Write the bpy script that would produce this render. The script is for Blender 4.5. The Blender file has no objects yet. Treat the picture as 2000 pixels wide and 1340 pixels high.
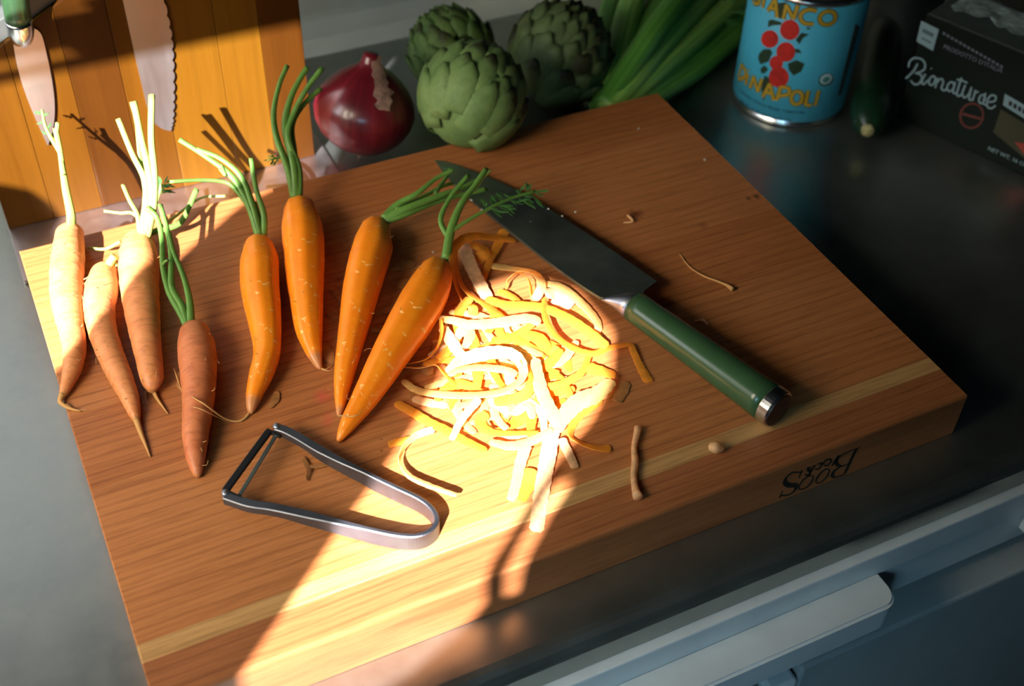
import bpy, bmesh, math, random
from mathutils import Vector, Matrix, Euler
from math import sin, cos, pi, radians, sqrt
random.seed(7)
SC = bpy.context.scene
COL = SC.collection
T = .0352            # top of the cutting board above the counter (m)

# ------------------------------------------------------------------ camera
F = 2373.0
cam_d = bpy.data.cameras.new('camera')
cam = bpy.data.objects.new('camera', cam_d)
COL.objects.link(cam)
cam.location = (.0109040091, -.723272082, .572523343)
cam.rotation_euler = Euler((.809415001, -.0269596932, -.448919779), 'XYZ')
cam_d.sensor_width = 36
cam_d.lens = F * 36 / 2000
cam_d.clip_start = .02
cam_d.dof.use_dof = True
cam_d.dof.focus_distance = .74
cam_d.dof.aperture_fstop = 6.5
SC.camera = cam
CP = Vector(cam.location)
CM = cam.rotation_euler.to_matrix()

# ------------------------------------------------------------------ light
w = bpy.data.worlds.new('world'); SC.world = w; w.use_nodes = True
w.node_tree.nodes['Background'].inputs[0].default_value = (.55, .80, .95, 1)
w.node_tree.nodes['Background'].inputs[1].default_value = .006

SUN_DIR = Vector((.95, 1, -1)).normalized()
sd = bpy.data.lights.new('sun', 'SUN'); sd.energy = 38; sd.angle = radians(.28); sd.color = (1, .96, 1)
sun = bpy.data.objects.new('sun', sd); COL.objects.link(sun)
sun.rotation_euler = SUN_DIR.to_track_quat('-Z', 'Y').to_euler()

def area(name, loc, target, sx, sy, power, color, spread=180):
    d = bpy.data.lights.new(name, 'AREA'); d.shape = 'RECTANGLE'; d.size = sx; d.size_y = sy
    d.energy = power; d.color = color; d.spread = radians(spread)
    o = bpy.data.objects.new(name, d); COL.objects.link(o); o.location = loc
    o.rotation_euler = (Vector(target) - Vector(loc)).to_track_quat('-Z', 'Y').to_euler()
    return o
area('window_light_left', (-.46, -.42, .46), (.10, -.17, .0), .34, .34, 1.22, (1, .88, .68), 68)
area('window_light_back', (-.42, .04, .40), (.36, .14, .06), .30, .30, .62, (.93, .97, 1), 90)
area('room_light_front', (-.30, -1.0, .38), (.12, -.50, -.10), .25, .25, .42, (.38, .74, 1), 60)
SC.view_settings.view_transform = 'Standard'
SC.view_settings.look = 'None'
SC.view_settings.exposure = 0
SC.view_settings.gamma = 1
SC.view_settings.use_curve_mapping = False
SC.cycles.max_bounces = 8

# ------------------------------------------------------------------ pixel -> place helpers
def ray(x, y):
    return (CM @ Vector(((x - 1000) / F, -(y - 670) / F, -1)))
def atz(x, y, z=T):
    r = ray(x, y); return CP + r * ((z - CP.z) / r.z)
def aty(x, y, Y):
    r = ray(x, y); return CP + r * ((Y - CP.y) / r.y)
def atplane(x, y, P0, N):
    r = ray(x, y); return CP + r * ((P0 - CP).dot(N) / r.dot(N))
def depth(P):
    return -(CM.transposed() @ (P - CP)).z

# ------------------------------------------------------------------ object helpers
def tag(o, label=None, cat=None, group=None, kind=None):
    if label: o['label'] = label
    if cat: o['category'] = cat
    if group: o['group'] = group
    if kind: o['kind'] = kind
    return o
def thing(name, label, cat, loc=(0, 0, 0), group=None):
    o = bpy.data.objects.new(name, None); COL.objects.link(o); o.location = loc
    o.empty_display_size = .02
    return tag(o, label, cat, group)
def mesh(name, V, Fc, mat, parent=None, smooth=False, uv=None, attr=None):
    me = bpy.data.meshes.new(name)
    me.from_pydata([tuple(v) for v in V], [], Fc)
    if uv is not None:
        l = me.uv_layers.new(name='UVMap')
        for lp in me.loops: l.data[lp.index].uv = uv[lp.vertex_index]
    if attr is not None:
        a = me.attributes.new('tip', 'FLOAT', 'POINT')
        for i, v in enumerate(attr): a.data[i].value = v
    me.materials.append(mat)
    if smooth:
        for p in me.polygons: p.use_smooth = True
    me.update()
    o = bpy.data.objects.new(name, me); COL.objects.link(o)
    if parent is not None:
        o.parent = parent
        o.matrix_parent_inverse = Matrix.Translation(-Vector(absloc(parent)))
    return o
def absloc(o):
    return Vector(o.location) if o.parent is None else Vector((0, 0, 0))
# all part meshes are written in world coordinates; parents are empties (or parts lying at the origin)

def box(name, lo, hi, mat, parent=None, bev=0, seg=2):
    bm = bmesh.new()
    bmesh.ops.create_cube(bm, size=1)
    c = [(a + b) / 2 for a, b in zip(lo, hi)]; s = [b - a for a, b in zip(lo, hi)]
    for v in bm.verts: v.co = Vector((c[0] + v.co.x * s[0], c[1] + v.co.y * s[1], c[2] + v.co.z * s[2]))
    if bev: bmesh.ops.bevel(bm, geom=bm.edges[:], offset=bev, segments=seg, affect='EDGES', profile=.5)
    return frombm(name, bm, mat, parent)
def frombm(name, bm, mat, parent=None, smooth=False):
    bmesh.ops.recalc_face_normals(bm, faces=bm.faces[:])
    V = [v.co.copy() for v in bm.verts]; bm.verts.index_update()
    Fc = [[v.index for v in f.verts] for f in bm.faces]
    bm.free()
    return mesh(name, V, Fc, mat, parent, smooth)
def prism(name, poly, off, mat, parent=None, bev=0):
    """poly: list of 3-D points, extruded by vector off"""
    bm = bmesh.new()
    vs = [bm.verts.new(p) for p in poly]
    f = bm.faces.new(vs)
    r = bmesh.ops.extrude_face_region(bm, geom=[f])
    for v in r['geom']:
        if isinstance(v, bmesh.types.BMVert): v.co += Vector(off)
    if bev: bmesh.ops.bevel(bm, geom=bm.edges[:], offset=bev, segments=2, affect='EDGES', profile=.5)
    return frombm(name, bm, mat, parent)

def catmull(P, n):
    """resample a list of vectors (any length) to n points"""
    P = [Vector(p) for p in P]
    if len(P) == 2: return [P[0].lerp(P[1], i / (n - 1)) for i in range(n)]
    Q = [P[0] * 2 - P[1]] + P + [P[-1] * 2 - P[-2]]
    out = []
    m = len(P) - 1
    for i in range(n):
        t = i / (n - 1) * m; k = min(int(t), m - 1); t -= k
        a, b, c, d = Q[k], Q[k + 1], Q[k + 2], Q[k + 3]
        out.append(.5 * ((2 * b) + (c - a) * t + (2 * a - 5 * b + 4 * c - d) * t * t + (3 * b - a - 3 * c + d) * t ** 3))
    return out
def lerpl(L, t):
    t = max(0, min(1, t)) * (len(L) - 1); k = min(int(t), len(L) - 2) if len(L) > 1 else 0
    if len(L) == 1: return L[0]
    return L[k] + (L[k + 1] - L[k]) * (t - k)
def frames(P, up=Vector((0, 0, 1))):
    n = len(P); out = []
    prev = None
    for i in range(n):
        t = (P[min(i + 1, n - 1)] - P[max(i - 1, 0)])
        t = t.normalized() if t.length > 1e-9 else Vector((1, 0, 0))
        if prev is None:
            s = t.cross(up)
            if s.length < 1e-3: s = t.cross(Vector((0, 1, 0)))
            s.normalize()
        else:
            s = prev - t * prev.dot(t)
            s.normalize()
        prev = s
        out.append((t, s, s.cross(t).normalized()))
    return out
def sweep(name, P, R, mat, parent=None, n=16, sec=None, smooth=True, capends=True):
    fr = frames(P); V = []; UV = []; Fc = []; L = 0
    m = len(P)
    for i, p in enumerate(P):
        if i: L += (P[i] - P[i - 1]).length
        t, s, u = fr[i]
        for k in range(n):
            a = 2 * pi * k / n
            r = R[i] * (sec(a, i / (m - 1), L) if sec else 1)
            V.append(p + s * (cos(a) * r) + u * (sin(a) * r)); UV.append((k / n, L))
    for i in range(m - 1):
        for k in range(n):
            k2 = (k + 1) % n
            Fc.append([i * n + k, i * n + k2, (i + 1) * n + k2, (i + 1) * n + k])
    if capends:
        for e, i in ((0, 0), (1, m - 1)):
            V.append(P[i].copy()); UV.append((0, 0 if not e else L)); c = len(V) - 1
            for k in range(n):
                k2 = (k + 1) % n
                Fc.append([c, i * n + k2, i * n + k] if not e else [c, i * n + k, i * n + k2])
    return mesh(name, V, Fc, mat, parent, smooth, UV)
def lathe(name, C, axis, prof, mat, parent=None, n=40, smooth=True, wob=None):
    """prof: list of (distance along axis, radius)"""
    a = Vector(axis).normalized()
    s = a.cross(Vector((0, 1, 0)) if abs(a.y) < .9 else Vector((1, 0, 0))).normalized(); u = s.cross(a).normalized()
    V = []; Fc = []; UV = []
    m = len(prof)
    for i, (h, r) in enumerate(prof):
        for k in range(n):
            th = 2 * pi * k / n
            rr = r * (wob(th, i / (m - 1)) if wob else 1)
            V.append(Vector(C) + a * h + s * cos(th) * rr + u * sin(th) * rr); UV.append((k / n, i / (m - 1)))
    for i in range(m - 1):
        for k in range(n):
            k2 = (k + 1) % n
            Fc.append([i * n + k, i * n + k2, (i + 1) * n + k2, (i + 1) * n + k])
    Fc.append(list(range(n))[::-1]); Fc.append([(m - 1) * n + k for k in range(n)])
    bm = bmesh.new()
    o = mesh(name, V, Fc, mat, parent, smooth, UV)
    bm.from_mesh(o.data); bmesh.ops.recalc_face_normals(bm, faces=bm.faces[:]); bm.to_mesh(o.data); bm.free()
    return o
def ribbon(name, P, W, twist, mat, parent=None, th=.0006, ns=None, crinkle=0):
    """flat strip; twist in degrees about its run (0 = lying flat)"""
    n = len(P); V = []; Fc = []; UV = []; L = 0
    ph = random.random() * 9
    for i in range(n):
        t = (P[min(i + 1, n - 1)] - P[max(i - 1, 0)]).normalized()
        s = t.cross(Vector((0, 0, 1)))
        if s.length < .05: s = Vector((1, 0, 0))
        s.normalize(); u = s.cross(t).normalized()
        a = radians(twist[i]); d = s * cos(a) + u * sin(a); nn = u * cos(a) - s * sin(a)
        if i: L += (P[i] - P[i - 1]).length
        for j, c in enumerate((-1, -.5, 0, .5, 1)):
            e = 1 + crinkle * (sin(L * 900 + ph + c) + .6 * sin(L * 2100 + 2 * ph)) * abs(c)
            q = P[i] + d * (c * W[i] / 2 * e) + nn * (-(c * c) * W[i] * .06)
            V.append(q + nn * th / 2); UV.append((j / 4, L))
        for j, c in enumerate((-1, -.5, 0, .5, 1)):
            V.append(V[i * 10 + j] - nn * th); UV.append((j / 4, L))
    for i in range(n - 1):
        a, b = i * 10, (i + 1) * 10
        for j in range(4):
            Fc.append([a + j, a + j + 1, b + j + 1, b + j])
            Fc.append([a + 5 + j + 1, a + 5 + j, b + 5 + j, b + 5 + j + 1])
        Fc.append([a, b, b + 5, a + 5]); Fc.append([a + 4, a + 9, b + 9, b + 4])
    for a, f in ((0, 1), ((n - 1) * 10, -1)):
        for j in range(4): Fc.append([a + j, a + 5 + j, a + 6 + j, a + j + 1][::f])
    o = mesh(name, V, Fc, mat, parent, True, UV)
    o.data.set_sharp_from_angle(angle=radians(50))
    return o

# ------------------------------------------------------------------ materials
def newmat(name):
    m = bpy.data.materials.new(name); m.use_nodes = True
    nt = m.node_tree; return m, nt, nt.nodes['Principled BSDF']
def N(nt, kind, **kw):
    n = nt.nodes.new(kind)
    for k, v in kw.items():
        if k.startswith('i_'):
            key = k[2:].replace('_', ' ')
            n.inputs[int(key) if key.isdigit() else key].default_value = v
        else: setattr(n, k, v)
    return n
def ramp(nt, stops, src, interp='LINEAR'):
    r = nt.nodes.new('ShaderNodeValToRGB'); r.color_ramp.interpolation = interp
    e = r.color_ramp.elements
    while len(e) < len(stops): e.new(.5)
    for k, (p, c) in enumerate(stops): e[k].position = p; e[k].color = (*c, 1) if len(c) == 3 else c
    nt.links.new(src, r.inputs[0]); return r.outputs[0]
def mixc(nt, fac, a, b, mode='MIX'):
    m = nt.nodes.new('ShaderNodeMix'); m.data_type = 'RGBA'; m.blend_type = mode
    for s, v in ((0, fac), (6, a), (7, b)):
        if isinstance(v, (int, float)): m.inputs[s].default_value = v
        elif isinstance(v, tuple): m.inputs[s].default_value = (*v, 1)
        else: nt.links.new(v, m.inputs[s])
    return m.outputs[2]
def coords(nt, scale=(1, 1, 1), kind='Object', rot=(0, 0, 0)):
    c = nt.nodes.new('ShaderNodeTexCoord'); mp = nt.nodes.new('ShaderNodeMapping')
    mp.inputs['Scale'].default_value = scale; mp.inputs['Rotation'].default_value = rot
    nt.links.new(c.outputs[kind], mp.inputs[0]); return mp.outputs[0]
def noise(nt, vec, scale, detail=4, rough=.6, dist=0):
    n = N(nt, 'ShaderNodeTexNoise'); n.inputs['Scale'].default_value = scale; n.inputs['Detail'].default_value = detail
    n.inputs['Roughness'].default_value = rough; n.inputs['Distortion'].default_value = dist
    nt.links.new(vec, n.inputs['Vector']); return n.outputs[0]
def bump(nt, b, h, strength=.3, dist=.001):
    n = N(nt, 'ShaderNodeBump'); n.inputs['Strength'].default_value = strength; n.inputs['Distance'].default_value = dist
    nt.links.new(h, n.inputs['Height']); nt.links.new(n.outputs[0], b.inputs['Normal']); return n
def plain(name, col, rough=.5, metal=0, spec=.5, var=0, vs=60, bmp=0, bs=400, coat=0):
    m, nt, b = newmat(name)
    b.inputs['Roughness'].default_value = rough; b.inputs['Metallic'].default_value = metal
    b.inputs['Specular IOR Level'].default_value = spec; b.inputs['Coat Weight'].default_value = coat
    b.inputs['Base Color'].default_value = (*col, 1)
    if var:
        c = ramp(nt, [(.3, tuple(x * (1 - var) for x in col)), (.7, tuple(min(1, x * (1 + var)) for x in col))], noise(nt, coords(nt), vs))
        nt.links.new(c, b.inputs['Base Color'])
    if bmp: bump(nt, b, noise(nt, coords(nt), bs, 3), bmp, .0006)
    return m
def wood(name, light, dark, axis='x', gs=1.0, rough=.45, shift=0, marks=True, fleck=.62, rings=.30):
    m, nt, b = newmat(name)
    s = {'x': (3.2, 60, 60), 'z': (60, 60, 3.2)}[axis]
    g = coords(nt, (s[0] * gs, s[1] * gs, s[2] * gs))
    n1 = noise(nt, g, 1.6, 5, .62, .8)
    fine = noise(nt, coords(nt, {'x': (26, 700, 700), 'z': (700, 700, 26)}[axis]), 1, 3, .75)
    big = noise(nt, coords(nt, {'x': (2, 7, 7), 'z': (7, 7, 2)}[axis]), 1.7, 3, .6, .4)
    # growth-ring lines
    wv = N(nt, 'ShaderNodeTexWave', wave_type='BANDS', bands_direction='Y' if axis == 'x' else 'X')
    wv.inputs['Scale'].default_value = 42 * gs; wv.inputs['Distortion'].default_value = 5.5; wv.inputs['Detail'].default_value = 2.5
    wv.inputs['Detail Scale'].default_value = .9
    nt.links.new(coords(nt, {'x': (.10, 1, 1), 'z': (1, 1, .10)}[axis]), wv.inputs['Vector'])
    c = ramp(nt, [(.30, dark), (.72, light)], n1)
    c = mixc(nt, .45, c, ramp(nt, [(.25, dark), (.8, light)], big))
    c = mixc(nt, rings, c, ramp(nt, [(.0, tuple(x * .62 for x in dark)), (.20, light), (1, light)], wv.outputs[1]), 'MIX')
    c = mixc(nt, fleck, c, ramp(nt, [(.33, (.55, .5, .45)), (.55, (1, 1, 1))], fine), 'MULTIPLY')
    if marks:
        geo = N(nt, 'ShaderNodeNewGeometry')
        warp = noise(nt, coords(nt), 90, 3)
        for (px, py, rr, cc, st) in MARKS:
            P = atz(px, py)
            d = N(nt, 'ShaderNodeVectorMath', operation='DISTANCE'); nt.links.new(geo.outputs['Position'], d.inputs[0]); d.inputs[1].default_value = P
            mm = N(nt, 'ShaderNodeMath', operation='MULTIPLY_ADD'); nt.links.new(warp, mm.inputs[0]); mm.inputs[1].default_value = rr * 2.2; nt.links.new(d.outputs['Value'], mm.inputs[2])
            f = ramp(nt, [(0, (st, st, st)), (1, (0, 0, 0))], None_div(nt, mm.outputs[0], rr * 1.2, rr * 1.0))
            c = mixc(nt, f, c, cc)
    nt.links.new(c, b.inputs['Base Color'])
    b.inputs['Roughness'].default_value = rough; b.inputs['Specular IOR Level'].default_value = .35 if axis == 'x' else .12
    bump(nt, b, fine, .18, .0004)
    return m
def None_div(nt, src, lo, span):
    m = N(nt, 'ShaderNodeMapRange'); nt.links.new(src, m.inputs[0])
    m.inputs[1].default_value = lo * .75; m.inputs[2].default_value = lo + span
    m.inputs[3].default_value = 0; m.inputs[4].default_value = 1
    return m.outputs[0]
MARKS = [(1240, 418, .0060, (.07, .010, .005), .95), (1375, 440, .005, (.10, .025, .010), .75), (1462, 388, .0026, (.02, .008, .004), 1), (1478, 384, .0026, (.02, .008, .004), 1),
         (745, 858, .0011, (.05, .02, .008), .9), (745, 880, .001, (.05, .02, .008), .9), (1702, 646, .0012, (.01, .008, .006), .95),
         (650, 500, .012, (.20, .05, .015), .75), (665, 545, .0045, (.06, .02, .008), .9), (628, 775, .007, (.60, .07, .06), .55),
         (640, 822, .006, (.60, .07, .06), .5), (800, 505, .010, (.14, .03, .01), .7), (760, 560, .010, (.20, .05, .015), .6)]
def metal(name, col, rough, streak=None, var=.12, met=1):
    m, nt, b = newmat(name)
    b.inputs['Metallic'].default_value = met
    n = noise(nt, coords(nt, streak or (1, 1, 1)), 30 if not streak else 1, 4, .65)
    nt.links.new(ramp(nt, [(.3, tuple(x * (1 - var) for x in col)), (.7, tuple(min(1, x * (1 + var)) for x in col))], n), b.inputs['Base Color'])
    nt.links.new(ramp(nt, [(.3, (rough * .85,) * 3), (.7, (min(1, rough * 1.15),) * 3)], n), b.inputs['Roughness'])
    return m
def carrot_mat(name, c1, c2, tip, peeled):
    m, nt, b = newmat(name)
    uv = coords(nt, (6, 260, 1), 'UV') if not peeled else coords(nt, (11, 210, 1), 'UV')
    ring = noise(nt, uv, 1.0, 3, .55, .3)
    blot = noise(nt, coords(nt), 70, 4, .65)
    c = ramp(nt, [(.3, c1), (.7, c2)], blot)
    if not peeled:
        c = mixc(nt, .5, c, ramp(nt, [(.34, (.58, .50, .45)), (.5, (1, 1, 1)), (.66, (1, 1, 1)), (.74, (1.0, .9, .8))], ring), 'MULTIPLY')
    else:
        dash = ramp(nt, [(.625, (0, 0, 0)), (.66, (1, 1, 1))], ring)
        c = mixc(nt, dash, c, (.98, .50, .16))
    at = N(nt, 'ShaderNodeAttribute', attribute_name='tip')
    c = mixc(nt, at.outputs['Fac'], c, tip)
    nt.links.new(c, b.inputs['Base Color'])
    b.inputs['Roughness'].default_value = .5 if not peeled else .38
    b.inputs['Subsurface Weight'].default_value = .12
    b.inputs['Subsurface Radius'].default_value = (.004, .0016, .0006)
    b.inputs['Subsurface Scale'].default_value = 1
    bump(nt, b, ring, .5 if not peeled else .12, .0008)
    return m
def leafy(name, col, trans=.35, rough=.5, var=.25, vs=120):
    m, nt, b = newmat(name)
    n = noise(nt, coords(nt), vs, 3)
    c = ramp(nt, [(.3, tuple(x * (1 - var) for x in col)), (.7, tuple(min(1, x * (1 + var)) for x in col))], n)
    nt.links.new(c, b.inputs['Base Color']); b.inputs['Roughness'].default_value = rough
    tr = N(nt, 'ShaderNodeBsdfTranslucent'); nt.links.new(c, tr.inputs[0])
    mx = N(nt, 'ShaderNodeMixShader'); mx.inputs[0].default_value = trans
    nt.links.new(b.outputs[0], mx.inputs[1]); nt.links.new(tr.outputs[0], mx.inputs[2])
    nt.links.new(mx.outputs[0], nt.nodes['Material Output'].inputs[0])
    return m

M_STEEL = metal('brushed_steel', (.37, .39, .355), .33, None, .10, .93)
M_STEELV = plain('splash_enamel', (.66, .68, .58), .38, 0, .5, .06, 20)
M_PLATE = metal('plate_steel', (.62, .56, .54), .40)
M_BLADE = metal('blade_steel', (.15, .18, .16), .33, (26, 26, 26), .35, .80)
M_BLADE2 = metal('block_blade_steel', (.50, .49, .475), .44, (30, 30, 4), .10)
M_CHROME = metal('chrome', (.75, .76, .78), .22)
M_SATIN = metal('satin_steel', (.40, .41, .46), .42)
M_PEELER = metal('peeler_steel', (.165, .175, .20), .50)
M_HANDLE = plain('green_handle', (.035, .088, .035), .26, 0, .6, .08, 80)
M_BLACK = plain('black_plastic', (.008, .008, .009), .35)
M_DARK = plain('dark_butt', (.015, .013, .013), .4)
M_PAINT = plain('blue_grey_paint', (.56, .60, .61), .45, 0, .5, .06, 30, .15, 90)
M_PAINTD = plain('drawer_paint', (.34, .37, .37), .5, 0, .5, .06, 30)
M_GAP = plain('gap_dark', (.004, .004, .004), .9)
M_WHITE = plain('white_paint', (.80, .80, .86), .6)
M_GREYEDGE = plain('grey_edge', (.10, .11, .10), .5)
M_WALL = plain('wall_paint', (.010, .012, .011), .9)
M_STEM = leafy('carrot_stem', (.13, .28, .05), .15, .45, .2, 60)
M_STEMP = leafy('pale_carrot_stem', (.33, .42, .10), .2, .45, .15, 60)
M_LEAF = leafy('carrot_leaf', (.07, .22, .05), .3, .5, .2, 200)
M_HAIR = plain('root_hair', (.50, .26, .08), .7)
M_SKIN = carrot_mat('carrot_skin', (.60, .20, .058), (.70, .28, .105), (.42, .19, .05), False)
M_SKIN2 = carrot_mat('carrot_skin_rusty', (.48, .13, .045), (.60, .20, .075), (.50, .20, .06), False)
M_PEELED = carrot_mat('carrot_peeled', (.88, .225, .006), (.95, .28, .010), (.46, .20, .085), True)
M_PEELA = leafy('peel_orange', (.94, .47, .060), .62, .45, .12, 200)
M_PEELB = leafy('peel_pale', (.94, .68, .27), .62, .5, .15, 200)
M_PEELC = leafy('peel_skin', (.82, .52, .26), .45, .6, .2, 250)
M_PEELD = leafy('peel_brown', (.46, .20, .06), .35, .6, .3, 200)
W_MAIN = wood('board_cherry', (.475, .185, .060), (.33, .110, .032))
W_WARM = wood('board_cherry_red', (.43, .155, .047), (.29, .090, .026))
W_PALE = wood('board_sapwood', (.54, .31, .12), (.42, .21, .07), marks=False)
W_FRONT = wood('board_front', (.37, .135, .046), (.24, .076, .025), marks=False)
W_BLK = [wood('block_walnut_%s' % n, l, d, 'z', .45, .4, marks=False, fleck=.2, rings=.12) for n, l, d in (
    ('amber', (.092, .034, .0022), (.056, .018, .0012)), ('honey', (.125, .052, .0035), (.086, .032, .0020)),
    ('brown', (.058, .019, .0018), (.036, .0105, .0012)))]

# ------------------------------------------------------------------ room shell and worktop
def struct(o): o['kind'] = 'structure'; return o
def profile_x(name, pts, x0, x1, mat, parent=None, smooth=False):
    n = len(pts)
    V = [Vector((x0, y, z)) for y, z in pts] + [Vector((x1, y, z)) for y, z in pts]
    Fc = [[i, (i + 1) % n, n + (i + 1) % n, n + i] for i in range(n)] + [list(range(n))[::-1], list(range(n, 2 * n))]
    bm = bmesh.new(); vs = [bm.verts.new(v) for v in V]
    for f in Fc: bm.faces.new([vs[i] for i in f])
    o = frombm(name, bm, mat, parent)
    if smooth:
        for p in o.data.polygons:
            if len(p.vertices) == 4: p.use_smooth = True
    return o
ct = thing('countertop', 'stainless steel countertop under the wooden cutting board', 'countertop', (.2, -.1, -.02))
XL, XR = -.78, 1.5
nose = [(.220, -.02), (.220, 0), (-.408, 0)] + [(-.408 - .010 * sin(a), -.010 + .010 * cos(a)) for a in (pi / 8, pi / 4, 3 * pi / 8, pi / 2)] + [(-.418, -.026), (-.414, -.026), (-.414, -.020)]
profile_x('slab', nose, XL, XR, M_STEEL, ct)
cove = [(.2202, -.02), (.2202, .0)] + [(.2202 + .022 * k / 6, .0045 * sin(pi / 2 * k / 6)) for k in range(1, 7)] + [(.2428, .0015), (.2455, .0015), (.2475, .004), (.253, .0095), (.2575, .0145), (.2595, .020), (.2600, .026), (.2600, .150), (.2625, .150), (.2625, -.02)]
bsx = thing('backsplash', 'grey upstand along the back of the counter behind onion and artichokes', 'backsplash', (.4, .245, 0))
profile_x('panel', cove, XL, XR, M_STEELV, bsx)
struct(box('wall_back', (.30, .264, -.9), (XR, .30, 1.6), M_WALL))
struct(box('wall_right', (1.5, -1.4, -.9), (1.55, .30, 1.6), M_WALL))
struct(box('floor', (-2.2, -2.6, -.95), (1.6, .35, -.90), plain('floor_boards', (.06, .04, .03), .6)))
# window to the left of the wall with bright sky behind it
m_sky, nt, b = newmat('window_daylight'); b.inputs['Emission Color'].default_value = (.88, .93, 1, 1); b.inputs['Emission Strength'].default_value = .95
b.inputs['Base Color'].default_value = (.1, .1, .1, 1)
wn = box('window_1', (-.74, .300, .02), (.08, .306, .75), m_sky); struct(wn)
box('window_frame', (-.80, .268, .75), (.30, .30, .82), M_WHITE, wn)
struct(box('trim_1', (-.80, .2625, -.02), (.2995, .2995, .012), M_WHITE))

# unseen sheet added on the left, its holes cut to shape the sun patches
def holes_uv():
    A = [(-.25, -.66), (.0, -.42), (.073, -.348), (.109, -.318), (.151, -.281), (.183, -.256), (.235, -.212), (.262, -.178), (.275, -.150), (.305, -.130),
         (.340, -.130), (.364, -.160), (.366, -.205), (.345, -.240), (.317, -.266), (.290, -.282), (.262, -.301), (.238, -.321), (.219, -.335),
         (.206, -.349), (.190, -.366), (.160, -.384), (.130, -.394), (.105, -.400), (.06, -.420), (.0, -.48), (-.15, -.66)]
    Sx = [(.272, -.302), (.250, -.320), (.231, -.336), (.218, -.349), (.200, -.368), (.208, -.368), (.227, -.350), (.243, -.336), (.262, -.320), (.284, -.304)]
    B = [(.030, -.095), (.060, -.078), (.105, -.040), (.140, -.010), (.187, .024), (.222, .036), (.240, .048), (.254, .073), (.302, .135), (.350, .1905), (.20, .1905),
         (-.10, .1905), (-.10, .120), (.020, .119), (.042, .114), (.050, .103), (.046, .088), (.038, .074), (.029, .060), (.028, .0), (.026, -.06)]
    out = [A, Sx, B]
    for k in range(9):            # fine slits added to let only part of the sun through here
        v = .202 + k * .008
        out.append([(-.10, v), (.20 - .06 * sin(k), v), (.20 - .06 * sin(k), v + .0038), (-.10, v + .0038)])
    return out
def left_sun_mask():
    X = -.80
    cu = bpy.data.curves.new('left_sun_mask_outline', 'CURVE'); cu.dimensions = '2D'; cu.fill_mode = 'BOTH'; cu.extrude = .0006
    def sp(pts):
        s = cu.splines.new('POLY'); s.points.add(len(pts) - 1)
        for q, (a, c) in zip(s.points, pts): q.co = (a, c, 0, 1)
        s.use_cyclic_u = True
    sp([(-6.5, -.9), (.9, -.9), (.9, 5.6), (-6.5, 5.6)])
    for h in holes_uv():
        sp([(v - (u - X) / .95, (u - X) / .95) for u, v in h])
    tmp = bpy.data.objects.new('tmp', cu); COL.objects.link(tmp)
    dg = bpy.context.evaluated_depsgraph_get()
    me = bpy.data.meshes.new_from_object(tmp.evaluated_get(dg))
    V = [Vector((X + v.co.z, v.co.x, v.co.y)) for v in me.vertices]
    Fc = [list(p.vertices) for p in me.polygons]
    bpy.data.objects.remove(tmp); bpy.data.meshes.remove(me)
    struct(mesh('sun_mask_left', V, Fc, M_WALL))
left_sun_mask()

# cabinet under the worktop
cb = thing('base_cabinet', 'blue-grey painted cabinet below the front edge of the steel counter', 'cabinet', (.3, -.3, -.9))
box('carcass', (XL, -.405, -.88), (XR, .22, -.027), M_GAP, cb)
box('top_rail', (XL, -.4245, -.050), (XR, -.4055, -.0265), M_PAINT, cb, .0012)
box('lower_rail', (XL, -.4225, -.085), (XR, -.4055, -.0505), M_PAINT, cb, .001)
def drawer(x0, x1, z0, z1):
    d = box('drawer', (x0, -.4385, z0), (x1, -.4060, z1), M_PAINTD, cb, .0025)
    return d
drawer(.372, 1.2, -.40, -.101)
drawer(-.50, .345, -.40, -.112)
box('stile', (.3475, -.441, -.40), (.3695, -.4060, -.108), M_PAINT, cb, .003)
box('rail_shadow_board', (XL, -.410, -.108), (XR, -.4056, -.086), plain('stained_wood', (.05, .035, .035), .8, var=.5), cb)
# long pull with a rounded end
def pull(name, x0, x1, lab):
    r = .012; poly = [Vector((x0, -.4230, -.073)), Vector((x0, -.4475, -.073))]
    poly += [Vector((x1 - r + r * sin(a), -.4475 + r - r * cos(a), -.073)) for a in [pi / 16 * k for k in range(0, 9)]]
    poly += [Vector((x1, -.4230, -.073))]
    t = thing(name, lab, 'drawer pull', (x0 + .2, -.43, -.06))
    bm = bmesh.new(); vs = [bm.verts.new(p) for p in poly]; f = bm.faces.new(vs)
    g = bmesh.ops.extrude_face_region(bm, geom=[f])
    for v in g['geom']:
        if isinstance(v, bmesh.types.BMVert): v.co.z += .025
    bmesh.ops.bevel(bm, geom=[e for e in bm.edges if abs(e.verts[0].co.z - e.verts[1].co.z) < 1e-6], offset=.0018, segments=3, affect='EDGES')
    frombm('pull_board', bm, M_PAINT, t)
pull('drawer_pull', -.30, .428, 'long pale blue wooden drawer pull with rounded end below the counter edge')
pull('drawer_pull', .553, .9, 'pale blue drawer pull just entering at the right edge, beyond the long one')

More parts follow.
